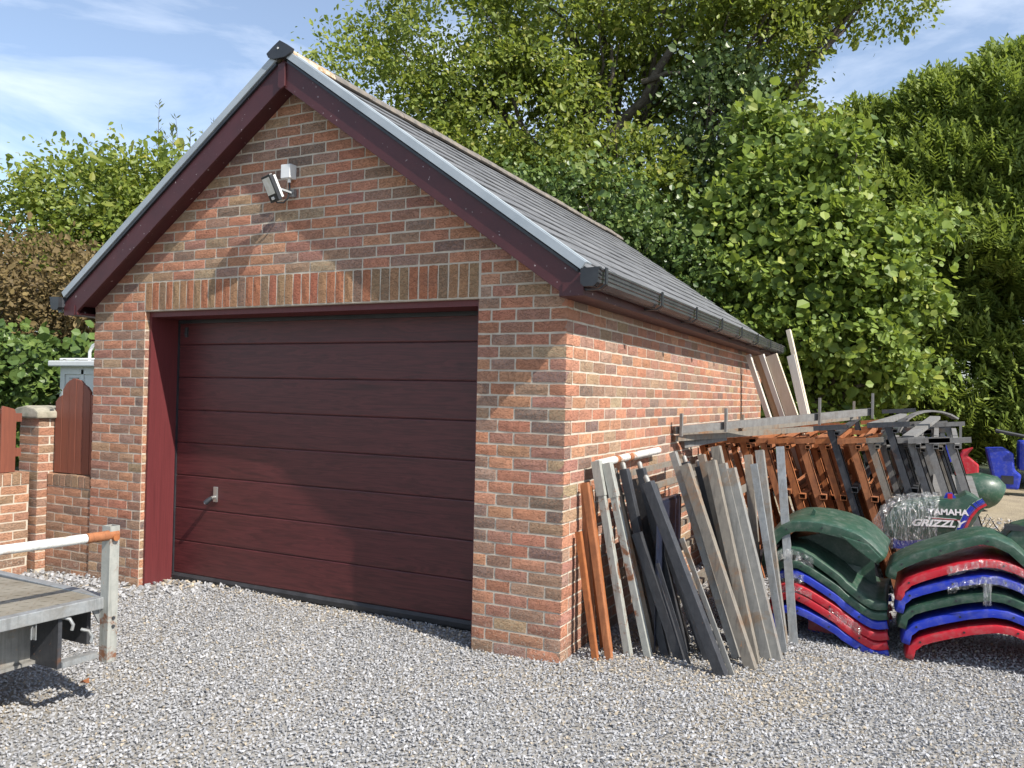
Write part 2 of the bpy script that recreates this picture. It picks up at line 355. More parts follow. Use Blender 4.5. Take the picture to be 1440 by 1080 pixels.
def stone_templates(k):
    out = []
    for i in range(k):
        bm = bmesh.new()
        for j in range(8):
            v = rng.normal(size=3); v /= np.linalg.norm(v); v *= rng.uniform(0.8, 1.1)
            bm.verts.new((v[0]*1.2, v[1]*0.9, v[2]*0.66))
        bmesh.ops.convex_hull(bm, input=bm.verts)
        bmesh.ops.triangulate(bm, faces=bm.faces)
        bm.verts.index_update()
        used = [v for v in bm.verts if v.link_faces]; ix = {v: n for n, v in enumerate(used)}
        out.append((np.array([v.co[:] for v in used]), np.array([[ix[v] for v in f.verts] for f in bm.faces])))
        bm.free()
    return out
T = stone_templates(8)
def scatter(P, size, grey):
    Vs, Fs, Cs = [], [], []; n0 = 0; kind = rng.integers(0, len(T), len(P))
    for k, (tv, tf) in enumerate(T):
        ii = np.where(kind == k)[0]; n = len(ii)
        R = rotmats(n)
        fl = rng.random(n) < 0.6                     # most stones lie flat
        a = rng.uniform(0, 2*np.pi, n); Rz = np.zeros((n, 3, 3)); Rz[:, 0, 0] = np.cos(a); Rz[:, 0, 1] = -np.sin(a); Rz[:, 1, 0] = np.sin(a); Rz[:, 1, 1] = np.cos(a); Rz[:, 2, 2] = 1
        tl = rng.normal(0, 0.35, n); Rx = np.zeros((n, 3, 3)); Rx[:, 0, 0] = 1; Rx[:, 1, 1] = np.cos(tl); Rx[:, 1, 2] = -np.sin(tl); Rx[:, 2, 1] = np.sin(tl); Rx[:, 2, 2] = np.cos(tl)
        R[fl] = (Rz @ Rx)[fl]
        V = np.einsum('nij,kj->nki', R, tv)*size[ii][:, None, None] + P[ii][:, None, :]
        Vs.append(V.reshape(-1, 3)); Fs.append((tf[None] + (np.arange(n)*len(tv))[:, None, None] + n0).reshape(-1, 3))
        Cs.append(np.repeat(grey[ii], len(tv), axis=0)); n0 += n*len(tv)
    return np.concatenate(Vs), np.concatenate(Fs), np.concatenate(Cs)
t = NT('limestone_chip'); at = t.n.new('ShaderNodeAttribute'); at.attribute_name = 'tint'
t.base(t.mix(t.ramp(t.noise(120, 4, 0.6), [(0.35, 0), (0.75, 0.35)]), at.outputs['Color'], (0.20, 0.19, 0.18))).set('Roughness', 0.85).set('Specular IOR Level', 0.3)
M['stone'] = t.done(t.bump(t.noise(260, 3), 0.3, 0.002))
def inside_ok(x, y):
    g = ~((x < 0.02) & (x > -4.2) & (y > 0.0) & ~((x > -3.58) & (x < -0.6) & (y < 0.33)))
    return g & (x > -4.83) & ~((x < -4.19) & (y > -0.0))
def field(x0, x1, y0, y1, pitch, smin, smax, keep=None):
    gx, gy = np.meshgrid(np.arange(x0, x1, pitch), np.arange(y0, y1, pitch)); x, y = gx.ravel(), gy.ravel()
    x = x + rng.uniform(-.6, .6, len(x))*pitch; y = y + rng.uniform(-.6, .6, len(y))*pitch
    d = np.hypot(x-CAM.x, y-CAM.y); k = inside_ok(x, y)
    if keep is not None: k &= keep(x, y, d)
    x, y = x[k], y[k]; s = np.exp(rng.uniform(np.log(smin), np.log(smax), len(x)))
    return np.stack([x, y, gz(x, y)-0.016+s*0.45+rng.uniform(0, 0.011, len(x))], 1), s
ang = lambda x, y: np.arctan2((x-CAM.x)*rt.x+(y-CAM.y)*rt.y, (x-CAM.x)*fw.x+(y-CAM.y)*fw.y)
near = lambda x, y, d: (d > 2.1) & (d < 6.6) & (np.abs(ang(x, y)) < 0.80)
mid = lambda x, y, d: (d >= 6.55) & (d < 13) & (np.abs(ang(x, y)) < 0.85) & (rng.random(len(x)) < np.where(y > 6.4, 0.35, 1.0))
P1, s1 = field(-5, 6, -4, 3, 0.0180, 0.0058, 0.0125, near)
P2, s2 = field(-5, 8, -3, 12, 0.041, 0.014, 0.025, mid)
PP = np.concatenate([P1, P2]); ss = np.concatenate([s1, s2]); n = len(PP)
# rough rusty / tan patches of stone by the pile and a dusty strip at the door
g = np.clip(rng.normal(0.335, 0.058, n), 0.12, 0.60)
tint = np.stack([g*0.99, g*1.0, g*1.03, np.ones(n)], 1)
w = rng.random(n); tan_ = (w < 0.05) | ((PP[:, 0] > 0.1) & (PP[:, 0] < 1.5) & (PP[:, 1] > -0.1) & (PP[:, 1] < 0.9) & (w < 0.38)) | ((PP[:, 1] > 0.12) & (PP[:, 0] < -0.6) & (PP[:, 0] > -3.6) & (w < 0.3)) | ((PP[:, 1] > 5.5) & (w < 0.6))
tint[tan_, :3] = np.stack([g*1.15, g*0.98, g*0.74], 1)[tan_]
V, F, Cc = scatter(PP, ss, tint)
gv = soup('gravel', V, F, M['stone'], color=Cc)
tag(gv, 'loose pale grey limestone gravel covering the driveway', 'gravel', kind='stuff')

# ------------------------------------------------------------------ bricks
PAL = [((0.42, 0.19, 0.12), 28), ((0.48, 0.24, 0.15), 24), ((0.35, 0.18, 0.135), 22), ((0.30, 0.195, 0.145), 15),
       ((0.225, 0.16, 0.135), 8), ((0.17, 0.13, 0.12), 4), ((0.34, 0.25, 0.165), 7), ((0.39, 0.265, 0.17), 6), ((0.34, 0.22, 0.17), 12)]
PALC = [p[0] for p in PAL]; PALW = [p[1] for p in PAL]
def brick_color(dull=0):
    c = random.choices(PALC, PALW)[0]; k = random.uniform(0.85, 1.18)
    c = tuple(min(0.6, q*k*random.uniform(0.95, 1.05)) for q in c)
    if dull: c = tuple(q*(1-dull) + g*dull for q, g in zip(c, (0.22, 0.16, 0.10)))
    return (*c, 1)
def brick_mesh(i):
    """unit brick 215 x 65, face at y=0, body towards +y; uneven face and edges"""
    r = random.Random(100+i); L, H, D = 0.215, 0.065, 0.05
    xs = (-L/2, -L/6, L/6, L/2); zs = (-H/2, 0, H/2); v = []; idx = {}
    for a, x in enumerate(xs):
        for b, z in enumerate(zs):
            edge = a in (0, 3) or b in (0, 2)
            corner = a in (0, 3) and b in (0, 2)
            y = r.uniform(-0.0012, 0.0008) if edge else r.uniform(-0.004, -0.0010)
            if corner: y = r.uniform(-0.0008, 0.0016)
            idx[a, b] = len(v)
            v.append((x + (r.uniform(-0.0022, 0.0022) if a in (0, 3) else 0), y, z + (r.uniform(-0.0020, 0.0020) if b in (0, 2) else r.uniform(-.006, .006))))
    f = [(idx[a, b], idx[a+1, b], idx[a+1, b+1], idx[a, b+1]) for a in range(3) for b in range(2)]
    rim = [idx[a, 0] for a in range(4)] + [idx[3, 1], idx[3, 2], idx[2, 2], idx[1, 2], idx[0, 2], idx[0, 1]]
    n0 = len(v); v += [(v[q][0], D, v[q][2]) for q in rim]
    n = len(rim); f += [(rim[k], n0+k, n0+(k+1) % n, rim[(k+1) % n]) for k in range(n)]
    f.append(tuple(n0+k for k in range(n)))
    me = bpy.data.meshes.new('brick'); me.from_pydata(v, [], f); me.update(); me.materials.append(M['brick'])
    bm = bmesh.new(); bm.from_mesh(me); bmesh.ops.recalc_face_normals(bm, faces=bm.faces); bm.to_mesh(me); bm.free()
    return me
BM = [brick_mesh(i) for i in range(10)]
BT = []
for me in BM:
    me.calc_loop_triangles()
    BT.append((np.array([v.co[:] for v in me.vertices]), np.array([t_.vertices[:] for t_ in me.loop_triangles])))
ROT = {'-y': Matrix.Identity(3), '+x': Matrix.Rotation(math.pi/2, 3, 'Z'), '-x': Matrix.Rotation(-math.pi/2, 3, 'Z')}
SOLD = Matrix.Rotation(math.pi/2, 3, 'Y')

def lay(face, plane, a0, a1, z0, z1, pattern, top=None, hgt=0.065, pitch=0.075):
    """courses of bricks as dicts; pattern(k) -> list of (start, length) along the wall; top(a) limits the height"""
    out = []; k = 0; z = z1
    while z - pitch > z0 - pitch*0.75:
        for s, L in pattern(k):
            e = s + L
            if e <= a0 or s >= a1: continue
            s_, e_ = max(s, a0), min(e, a1)
            if e_ - s_ < 0.025: continue
            zc = z - pitch/2
            out.append(dict(face=face, plane=plane, a=(s_+e_)/2, L=e_-s_-.002, z=zc, h=hgt-.002))
        z -= pitch; k += 1
    return out
def brick_matrix(b):
    j = b.setdefault('j', (random.uniform(-.0012, .0004), random.randrange(10), random.choice((-1, 1))))
    off = j[0]; f = b['face']
    if f == '-y': loc = Vector((b['a'], b['plane']+off, b['z']))
    elif f == '+x': loc = Vector((b['plane']-off, b['a'], b['z']))
    else: loc = Vector((b['plane']+off, b['a'], b['z']))
    R = ROT[f]
    if b.get('soldier'): R = R @ SOLD
    sc = (b['L']/0.215, 1, b['h']/0.065)
    return loc, R, sc, j[1]
def brick_objects(bs, name, parent, dull=0):
    for b in bs:
        loc, R, sc, k = brick_matrix(b)
        o = child(BM[k], name, parent, loc, R, sc); o.color = b.get('col') or brick_color(dull)
def brick_joined(bs, name, parent, dull=0):
    Vs, Fs, Cs = [], [], []; n0 = 0
    for b in bs:
        loc, R, sc, k = brick_matrix(b); tv, tf = BT[k]
        V = (tv*np.array(sc)) @ np.array(R).T + np.array(loc)
        Vs.append(V); Fs.append(tf+n0); n0 += len(tv); Cs.append(np.tile(np.array(brick_color(dull)), (len(tv), 1)))
    o = soup(name, np.concatenate(Vs), np.concatenate(Fs), M['brickj'], color=np.concatenate(Cs)); o.parent = parent
    if parent.type == 'EMPTY': o.matrix_parent_inverse = Matrix.Translation(-Vector(parent.location))
    tag(o, kind='stuff'); return o

# ------------------------------------------------------------------ garage
XL, PW, HD, TP, CX, LEN = -4.19, 0.595, 2.15, 0.71, -2.095, 6.60
garage = empty('garage', (CX, 3.3, 0))
tag(garage, 'brick garage with dark slate gable roof and mahogany sectional door', 'garage')
apex_in = 3.80
wall_top = lambda x: apex_in - TP*abs(x-CX)
RC = 0.0018                               # mortar sits this far behind the brick face
poly = [(XL+.006, -.15), (XL+PW, -.15), (XL+PW, HD), (-PW, HD), (-PW, -.15), (-.006, -.15), (-.006, wall_top(0)), (CX, apex_in), (XL+.006, wall_top(XL))]
front = MB().prism(poly, 'y', RC, 0.10).build('front_wall', M['mortar'], garage)
side = MB().box((-.10, .1005, -.15), (-RC, LEN, 2.3)).build('side_wall', M['mortar'], garage)
lw = MB().box((XL+RC, .1005, -.15), (XL+.1, LEN, 2.3))
lw.prism([(XL+.11, -.15), (-.11, -.15), (-.11, wall_top(-.11)), (CX, apex_in), (XL+.11, wall_top(XL+.11))], 'y', LEN-.1, LEN-.002)
lw.build('rear_walls', M['mortar'], garage)
J = 0.0105
def pier_right(k):
    if k % 2 == 0: L = [0.1445, 0.215, 0.215]          # stretcher at the corner
    else: L = [0.0855, 0.158, 0.215, 0.1025]
    x = -PW; out = []; gap = (PW-sum(L))/(len(L)-1)
    for l in L: out.append((x, l)); x += l+gap
    return out
def pier_left(k): return [(XL - (s+l), l) for s, l in [(q[0], q[1]) for q in pier_right(k)]]
def stretch(off, a0, a1, gap=0.0105):
    x = a0+off; out = []
    while x < a1: out.append((x, 0.2145)); x += 0.225
    return out
fb = lay('-y', 0, -PW, 0, 0.0, HD, pier_right) + lay('-y', 0, XL, XL+PW, 0.0, HD, lambda k: [(XL + PW - (s+PW) - l + 0, l) for s, l in pier_right(k)])
# beside the soldier course
fb += lay('-y', 0, -PW+.012, 0, HD, HD+.225, lambda k: pier_right(k+1)) + lay('-y', 0, XL, XL+PW-.012, HD, HD+.225, lambda k: [(XL + PW - (s+PW) - l, l) for s, l in pier_right(k+1)])
# gable, cut under the rake
z = HD+.225; k = 0
while z < apex_in-.08:
    half = (apex_in - (z+.04))/TP - 0.01; a0, a1 = max(XL, CX-half), min(0, CX+half)
    off = [0.0, 0.1125][k % 2]
    x = XL + off - 0.225
    while x < a1:
        s_, e_ = max(x, a0), min(x+.2145, a1)
        if e_-s_ > 0.035: fb.append(dict(face='-y', plane=0, a=(s_+e_)/2, L=e_-s_-.002, z=z+.0375, h=.063))
        x += .225
    z += .075; k += 1
sb = lay('+x', 0, 0.0, LEN, 0.0, HD-.03+.075*0, lambda k: [(0.0, 0.1025)] + stretch(.113, 0, LEN) if k % 2 == 0 else stretch(0.0, 0, LEN))
for b in sb: b['z'] += .03
lb = lay('-x', XL, 0.12, 1.2, 0.0, HD, lambda k: stretch([0, .1125][k % 2], 0.12, 1.2))
# soldier course over the door, forty on end
sold = [dict(face='-y', plane=0, a=XL+PW+.0375+.075*i, z=HD+.113, L=.211, h=.0645, soldier=True) for i in range(40)]
for b in sold:
    b['col'] = random.choices([(0.37, .145, .078, 1), (.34, .195, .105, 1), (.29, .195, .11, 1), (.23, .16, .10, 1), (.19, .13, .10, 1), (.36, .12, .075, 1)], [5, 4, 4, 3, 2, 3])[0]
brick_objects(sold, 'soldier_brick', front)
def seen(b):
    p = Vector((b['a'], 0, b['z'])) if b['face'] == '-y' else Vector((0, b['a'], b['z']))
    nrm = Vector((0, -1, 0)) if b['face'] == '-y' else Vector((1, 0, 0)); d = p-CAM
    a = b['L']*b['h']*abs(d.normalized().dot(nrm))/d.length_squared
    if b['face'] == '+x' and b['z'] < 1.1: a *= 0.3
    if b['z'] < 0.02: a *= 0.3
    return a
allb = sorted(fb+sb, key=seen, reverse=True)
one, rest = allb[:300], allb[300:]
brick_objects([b for b in one if b['face'] == '-y'], 'brick', front)
brick_objects([b for b in one if b['face'] == '+x'], 'brick', side)
brick_joined(rest+lb, 'brickwork', garage)
# reveal bricks at the left jamb (plain returns)
rv = lay('+x', XL+PW+.001, 0.004, 0.098, 0.0, HD, lambda k: [(0.004, 0.094)])
for b in rv: b['col'] = tuple(min(.6, q*1.05) for q in brick_color()[:3])+(1,)
brick_joined(rv, 'reveal_bricks', front)

# timber lining of the opening
x0, x1 = XL+PW+.008, -PW-.008
MB().box((x0-.006, .040, -.1), (x0+.018, .36, HD-.002)).build('jamb_lining', M['lining'], garage)
MB().box((x1-.018, .040, -.1), (x1+.006, .36, HD-.002)).build('jamb_lining', M['lining'], garage)
MB().box((x0+.018, .040, HD-.045), (x1-.018, .36, HD-.002)).build('head_lining', M['lining'], garage)
MB().box((XL+PW, .006, HD-.004), (-PW, .09, HD+.002)).build('lintel', M['mortar'], garage)

# sectional door: eight wood-grain panels
DY = 0.31
door = MB().box((x0+.02, DY+.012, 0.02), (x1-.02, DY+.05, HD-.05)).build('door', M['black'], garage)
for i in range(8):
    z0 = 0.052+.2645*i; z1 = z0+.2630
    pf = [(DY+.011, z0), (DY+.004, z0+.001), (DY+.001, z0+.004), (DY, z0+.010), (DY, z1-.010), (DY+.001, z1-.005), (DY+.005, z1-.001), (DY+.011, z1)]
    MB().prism(pf, 'x', x0+.030, x1-.030).build('panel', M['door'], door)
MB().prism([(DY-.012, .0), (DY-.016, .03), (DY-.004, .052), (DY+.02, .052), (DY+.02, -.03)], 'x', x0+.02, x1-.02).build('bottom_seal', M['rubber'], door)
MB().box((x0+.0185, DY-.012, .03), (x0+.0295, DY+.02, HD-.05)).build('side_seal', M['black'], door)
MB().box((x0+.03, DY-.02, HD-.075), (x1-.03, DY+.01, HD-.046)).build('top_seal', M['black'], door)
MB().box((x0+.10, DY-.016, 1.965), (x0+.125, DY-.001, 2.045)).box((x0+.098, DY-.022, 1.985), (x0+.127, DY-.0165, 1.995)).build('bolt_plate', M['steeld'], door)
hp = MB().box((-3.128, DY-.014, .655), (-3.084, DY-.0015, .775)).build('handle_plate', M['chrome'], door, bevel=.004)
MB().tube([(-3.106, DY-.014, .695), (-3.106, DY-.055, .69)], .014, 14).build('spindle', M['chrome'], door)
MB().tube([(-3.106, DY-.05, .69), (-3.125, DY-.075, .665), (-3.135, DY-.085, .652)], [.017, .021, .021], 14).build('knob', M['black'], door)
MB().tube([(-3.136, DY-.086, .651), (-3.138, DY-.089, .648)], .009, 12).build('knob_cap', M['white'], door)

# bargeboards, verge, eaves
OV = 0.165
rk = lambda x, top: top - TP*abs(x-CX)
XE = 0.163                                # half overhang beyond the side walls
for s in (-1, 1):
    X = lambda d: CX + s*d
    HW = 2.095+XE
    # bargeboard with the vertical box end at the eaves
    pb = [(X(0.0), 3.83), (X(HW), 3.83-TP*HW), (X(HW), 2.120), (X(2.095+.012), 2.120), (X(2.095+.012), 3.645-TP*(2.107)), (X(0.0), 3.645)]
    MB().prism(pb, 'y', -OV+.012, -OV+.036).build('bargeboard', M['barge'], garage, bevel=.003)
    MB().box((min(X(HW-.128), X(HW)), -OV+.005, 2.119), (max(X(HW-.128), X(HW)), -OV+.0115, 3.80-TP*HW)).build('box_end', M['barge'], garage)
    # sloping soffit behind the board, and the box round the eaves end
    ps = [(X(0), 3.70), (X(2.095), 3.70-TP*2.095), (X(2.095), 3.68-TP*2.095), (X(0), 3.68)]
    MB().prism(ps, 'y', -OV+.0365, -.002).build('verge_soffit', M['barge'], garage)
    MB().box((min(X(2.098), X(HW)), -OV+.0365, 2.121), (max(X(2.098), X(HW)), LEN+.12, 2.138)).build('eaves_soffit', M['barge'], garage)
    MB().box((min(X(HW-.02), X(HW)), -OV+.0365, 2.1385), (max(X(HW-.02), X(HW)), LEN+.12, 2.255)).build('fascia', M['barge'], garage)
    # verge trim: front face and a flange lying on the slates
    HT = 2.095+.150
    a = math.atan(TP); nxv, nzv = math.sin(a)*s, math.cos(a)
    pt = [(X(.045), 3.858-TP*.045), (X(HT), 3.858-TP*HT), (X(HT)+nxv*.050, 3.858-TP*HT+nzv*.050), (X(.045)+nxv*.050, 3.858-TP*.045+nzv*.050)]
    vt = MB().prism(pt, 'y', -OV-.012, -OV+.006).build('verge_trim', M['trim'], garage, bevel=.002)
    pf = [(p[0]+nxv*.004, p[1]+nzv*.004) for p in (pt[3], pt[2])]; pf += [(pf[1][0]-nxv*.010, pf[1][1]-nzv*.010), (pf[0][0]-nxv*.010, pf[0][1]-nzv*.010)]
    MB().prism(pf, 'y', -OV+.0065, -OV+.082).build('flange', M['trim'], vt)
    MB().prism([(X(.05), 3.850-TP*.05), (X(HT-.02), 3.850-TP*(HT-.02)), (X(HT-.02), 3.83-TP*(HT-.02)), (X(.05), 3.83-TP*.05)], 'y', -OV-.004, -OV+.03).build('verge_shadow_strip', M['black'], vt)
MB().prism([(CX-.032, 3.80), (CX+.032, 3.80), (CX+.032, 3.640), (CX, 3.622), (CX-.032, 3.640)], 'y', -OV-.004, -OV+.0115).build('apex_block', M['barge'], garage, bevel=.004)
# ridge end cap
MB().prism([(CX-.10, 3.845), (CX-.118, 3.875), (CX-.06, 3.915), (CX, 3.95), (CX+.06, 3.915), (CX+.118, 3.875), (CX+.10, 3.845), (CX+.05, 3.825), (CX-.05, 3.825)], 'y', -OV-.030, -OV-.006).build('ridge_end_cap', M['black'], garage, bevel=.004)
MB().tube([(CX-.01, -OV-.034, 3.895), (CX-.01, -OV-.0305, 3.895)], .007, 10).build('cap_screw', M['white'], garage)

# roof deck and slates
RT = 3.905                                 # top of slates at the ridge line
a = math.atan(TP)
roof = MB()
for s in (-1, 1):
    p = [(CX, RT-.05), (CX+s*2.29, RT-.05-TP*2.29), (CX+s*2.29, RT-.075-TP*2.29), (CX, RT-.075)]
    roof.prism(p, 'y', -OV+.037, LEN+.13)
roof = roof.build('roof', M['slate'], garage)
def slate_mesh(i):
    r = random.Random(i+50); w, l, h = .296, .34, .007
    v = [(-w/2+r.uniform(0, .003), 0+r.uniform(-.003, .003), 0), (0, r.uniform(-.003, .003), 0), (w/2-r.uniform(0, .003), r.uniform(-.003, .003), 0), (w/2, l, 0), (-w/2, l, 0)]
    v += [(x, y, h+r.uniform(-.001, .001)) for x, y, z in v]
    f = [(0,1,2,3,4), (9,8,7,6,5)] + [(i, i+5, (i+1) % 5+5, (i+1) % 5) for i in range(5)]
    me = bpy.data.meshes.new('slate'); me.from_pydata(v, [], f); me.update(); me.materials.append(M['slate2'])
    bm = bmesh.new(); bm.from_mesh(me); bmesh.ops.recalc_face_normals(bm, faces=bm.faces); bm.to_mesh(me); bm.free()
    return me
t = NT('slate_tile'); oi = t.n.new('ShaderNodeObjectInfo')
c = t.mix(oi.outputs['Random'], (0.122, 0.126, 0.134), (0.180, 0.184, 0.192))
c = t.mix(t.ramp(t.noise(9, 6, 0.65), [(0.35, 0), (0.75, 0.6)]), c, (0.10, 0.10, 0.105))
c = t.mix(t.ramp(t.noise(45, 4, 0.6), [(0.64, 0), (0.72, 0.7)]), c, (0.30, 0.29, 0.25))
t.base(c).set('Roughness', 0.62); M['slate2'] = t.done(t.bump(t.noise(1.0, 4, .6, vec=t.map(t.pos, (30, 90, 90))), 0.4, 0.004))
SM = [slate_mesh(i) for i in range(6)]
rows = 13; gauge = 0.2135; ncol = 23
ex = Vector((0, 1, 0)); es = Vector((-math.cos(a), 0, math.sin(a))); en = Vector((math.sin(a), 0, math.cos(a)))
eave = Vector((CX+2.30, 0, RT-.05-TP*2.30))
for i in range(rows):
    for j in range(23):
        y0 = -OV+.045; wsc = 1.0
        if i % 2: y = y0+.15+.299*j
        elif j == 0: y = y0+.075; wsc = .5
        else: y = y0+.299*j
        tilt = 0.045 + random.uniform(-.008, .010)
        d = (es*math.cos(tilt) - en*math.sin(tilt)).normalized(); nn = ex.cross(d).normalized()
        if nn.dot(en) < 0: nn = -nn
        xx = d.cross(nn).normalized()
        yaw_ = random.uniform(-.006, .006)
        R = Matrix((xx, d, nn)).transposed() @ Matrix.Rotation(yaw_, 3, 'Z')
        p = eave + es*(gauge*i) + ex*y + en*(.0165+random.uniform(0, .0025))
        child(random.choice(SM), 'slate', roof, p, R, (wsc, 1, 1))
# ridge tiles with lichen mortar at the near end
yy = -OV+.0; i = 0
while yy < LEN+.1:
    e = min(yy+.44, LEN+.13); dz = random.uniform(-.006, .008)
    p = [(CX-.11, RT-.085), (CX-.10, RT-.045), (CX-.05, RT-.002), (CX, RT+.028), (CX+.05, RT-.002), (CX+.11, RT-.05), (CX+.12, RT-.080), (CX+.09, RT-.085), (CX, RT-.02), (CX-.08, RT-.085)]
    MB().prism([(x, z+dz) for x, z in p], 'y', yy, e-.006).build('ridge_tile', M['lichen'] if i == 0 else M['ridge'], roof, bevel=.004)
    yy = e; i += 1

# gutters with brackets and end caps
def gutter(sx):
    X = lambda d: (XE+.001+d) if sx > 0 else (XL-XE-.001-d)
    y0, y1 = -OV-.015, LEN+.13
    prof = [(0, 2.262), (0, 2.185), (.018, 2.166), (.075, 2.166), (.098, 2.186), (.100, 2.205), (.107, 2.209), (.100, 2.213), (.102, 2.228), (.109, 2.232), (.102, 2.236), (.104, 2.250), (.112, 2.256), (.112, 2.266), (.104, 2.266), (.094, 2.20), (.072, 2.176), (.02, 2.176), (.008, 2.19), (.008, 2.262)]
    g_ = MB().prism([(X(p[0]), p[1]) for p in prof], 'y', y0, y1).build('gutter', M['gutter'], garage)
    full = [(X(p[0]*1.03+.0-.0005), p[1]+(-.003 if p[1] < 2.2 else .003)) for p in prof[:14]]
    MB().prism(full, 'y', y0-.03, y0-.001).build('end_cap', M['black'], g_)
    ys = [y0+.035, .96, 1.92, 2.85, 3.75, 4.65, 5.5, 6.3]
    for y in ys:
        b = [(0.119, 2.272), (.119, 2.18), (.08, 2.156), (.014, 2.156), (.002, 2.164), (-.0005, 2.16), (-.0005, 2.150), (.09, 2.150), (.128, 2.178), (.128, 2.272)]
        MB().prism([(X(p[0]), p[1]) for p in b], 'y', y, y+.032).build('bracket', M['black'], g_)
    return g_
gutter(1); gutter(-1)

# floodlight and its junction box on the gable
jb = empty('junction_box', (-2.127, -.03, 3.03))
tag(jb, 'small white cable junction box high on the brick gable', 'junction box')
MB().box((-2.172, -.062, 3.035), (-2.086, -.001, 3.135)).build('body', M['white'], jb, bevel=.006)
MB().box((-2.170, -.069, 3.037), (-2.088, -.0625, 3.133)).build('lid', M['white'], jb, bevel=.003)
MB().tube([(-2.122, -.032, 3.034), (-2.122, -.032, 3.010)], .012, 12).build('gland', M['white'], jb)
fl = empty('floodlight', (-2.10, 0, 2.92)); tag(fl, 'black framed floodlight tilted down below the white junction box', 'floodlight')
c0 = Vector((-2.185, -.150, 2.945)); n_ = Vector((-.35, -.80, -.42)).normalized(); rx = Vector((0, 0, 1)).cross(n_).normalized(); uy = n_.cross(rx)
def slab(o, w, h, d0, d1):
    vs = [o + rx*sx*w + uy*sy*h + n_*d for d in (d0, d1) for sx, sy in ((-1, -1), (1, -1), (1, 1), (-1, 1))]
    return MB().add(vs, [(0,1,2,3), (7,6,5,4), (0,4,5,1), (1,5,6,2), (2,6,7,3), (3,7,4,0)])
slab(c0, .070, .092, -.022, .004).build('housing', M['black'], fl, bevel=.004)
slab(c0+uy*.018, .056, .058, .0045, .007).build('lens', M['lens'], fl)
slab(c0-uy*.066, .018, .010, .0045, .012).build('sensor', M['white'], fl, bevel=.002)
slab(c0, .074, .078, -.040, -.0225).build('heat_sink', M['white'], fl, bevel=.003)
MB().bar(c0-n_*.04, (-2.10, -.03, 2.935), .03, .012).box((-2.118, -.03, 2.91), (-2.082, -.001, 2.96)).build('bracket', M['galv'], fl)
pts = [(-2.122, -.03, 3.012), (-2.112, -.04, 2.96), (-2.115, -.05, 2.90), (-2.145, -.06, 2.865), (-2.185, -.08, 2.865), (-2.20, -.11, 2.90)]
MB().tube(pts, .006, 8).build('cable', M['black'], fl)

# ------------------------------------------------------------------ low walls, pillar, pickets on the left
def low_wall(name, label, face, plane, a0, a1, ztop, t):
    w = empty(name, (0, 0, 0)); tag(w, label, 'wall')
    sgn = 1
    if face == '-y': MB().box((a0+.004, plane+RC, -.15), (a1-.004, plane+t, ztop-.104)).build('core', M['mortar'], w)
    else: MB().box((plane-t, a0+.004, -.15), (plane-RC, a1-.004, ztop-.104)).build('core', M['mortar'], w)
    bs = lay(face, plane, a0, a1, -.02, ztop-.105, lambda k: stretch([0, -.1125][k % 2], a0, a1))
    core = w.children[0] if w.children else None
    brick_objects(bs, 'brick', w, 0.35)
    # brick-on-edge coping
    n = int((a1-a0)/.075); p = (a1-a0)/n
    for i in range(n):
        ac = a0 + p*(i+.5)
        if face == '-y': o = MB().box((ac-p/2+.005, plane-.006, ztop-.1), (ac+p/2-.005, plane+t+.004, ztop+random.uniform(-.004, .003)))
        else: o = MB().box((plane-t-.004, ac-p/2+.005, ztop-.1), (plane+.006, ac+p/2-.005, ztop+random.uniform(-.004, .003)))
        q = o.build('coping_brick', M['brick'], w, bevel=.004); q.color = brick_color(.55)
    if face == '-y': MB().box((a0+.01, plane+.001, ztop-.103), (a1-.01, plane+t-.004, ztop-.010)).build('coping_mortar', M['mortar'], w)
    else: MB().box((plane-t+.004, a0+.01, ztop-.103), (plane-.001, a1-.01, ztop-.010)).build('coping_mortar', M['mortar'], w)
    return w
low_wall('low_wall', 'low brick wall joining the pillar to the garage corner', '-y', .012, -4.760, -4.196, .805, .19)
low_wall('low_wall', 'low brick wall running forward behind the trailer rail', '+x', -4.805, -2.6, -.115, .822, .19)
pil = empty('gate_pillar', (-4.87, .06, 0)); tag(pil, 'square brick pillar with a rounded stone cap', 'pillar')
MB().box((-5.02+.004, -.075+RC, -.15), (-4.765-RC, .20, 1.27)).build('core', M['mortar'], pil)
brick_objects(lay('-y', -.075, -5.02, -4.765, -.02, 1.27, lambda k: [(-5.02, .145), (-4.865, .100)] if k % 2 else [(-5.02, .255)]), 'brick', pil, .3)
brick_objects(lay('+x', -4.765, -.075, .20, -.02, 1.27, lambda k: [(-.072, .17), (.108, .09)] if k % 2 else [(-.072, .09), (.03, .17)]), 'brick', pil, .3)
MB().prism([(-5.06, 1.272), (-5.06, 1.325), (-5.01, 1.355), (-4.89, 1.375), (-4.78, 1.355), (-4.725, 1.325), (-4.725, 1.272)], 'y', -.115, .24).build('cap', M['cap'], pil, bevel=.012)
pk = empty('picket_panel', (-4.53, .07, .805)); tag(pk, 'arched brown picket panel standing between the pillar and garage', 'fence panel')
tops = [1.44, 1.555, 1.60, 1.585, 1.53, 1.46]
for i in range(6):
    xa = -4.745+i*.090; hz = tops[i]
    e = (tops[min(i+1, 5)]-tops[max(i-1, 0)])*.25
    MB().prism([(xa, .81), (xa+.086, .81), (xa+.086, hz+e), (xa+.043, hz+.012), (xa, hz-e)], 'y', .055+.001*(i % 2), .077).build('picket', M['fence'], pk, bevel=.003)
MB().box((-4.745, .0785, .93), (-4.20, .11, 1.0)).box((-4.745, .0785, 1.27), (-4.20, .11, 1.34)).build('rail', M['fence'], pk)
sp = MB()
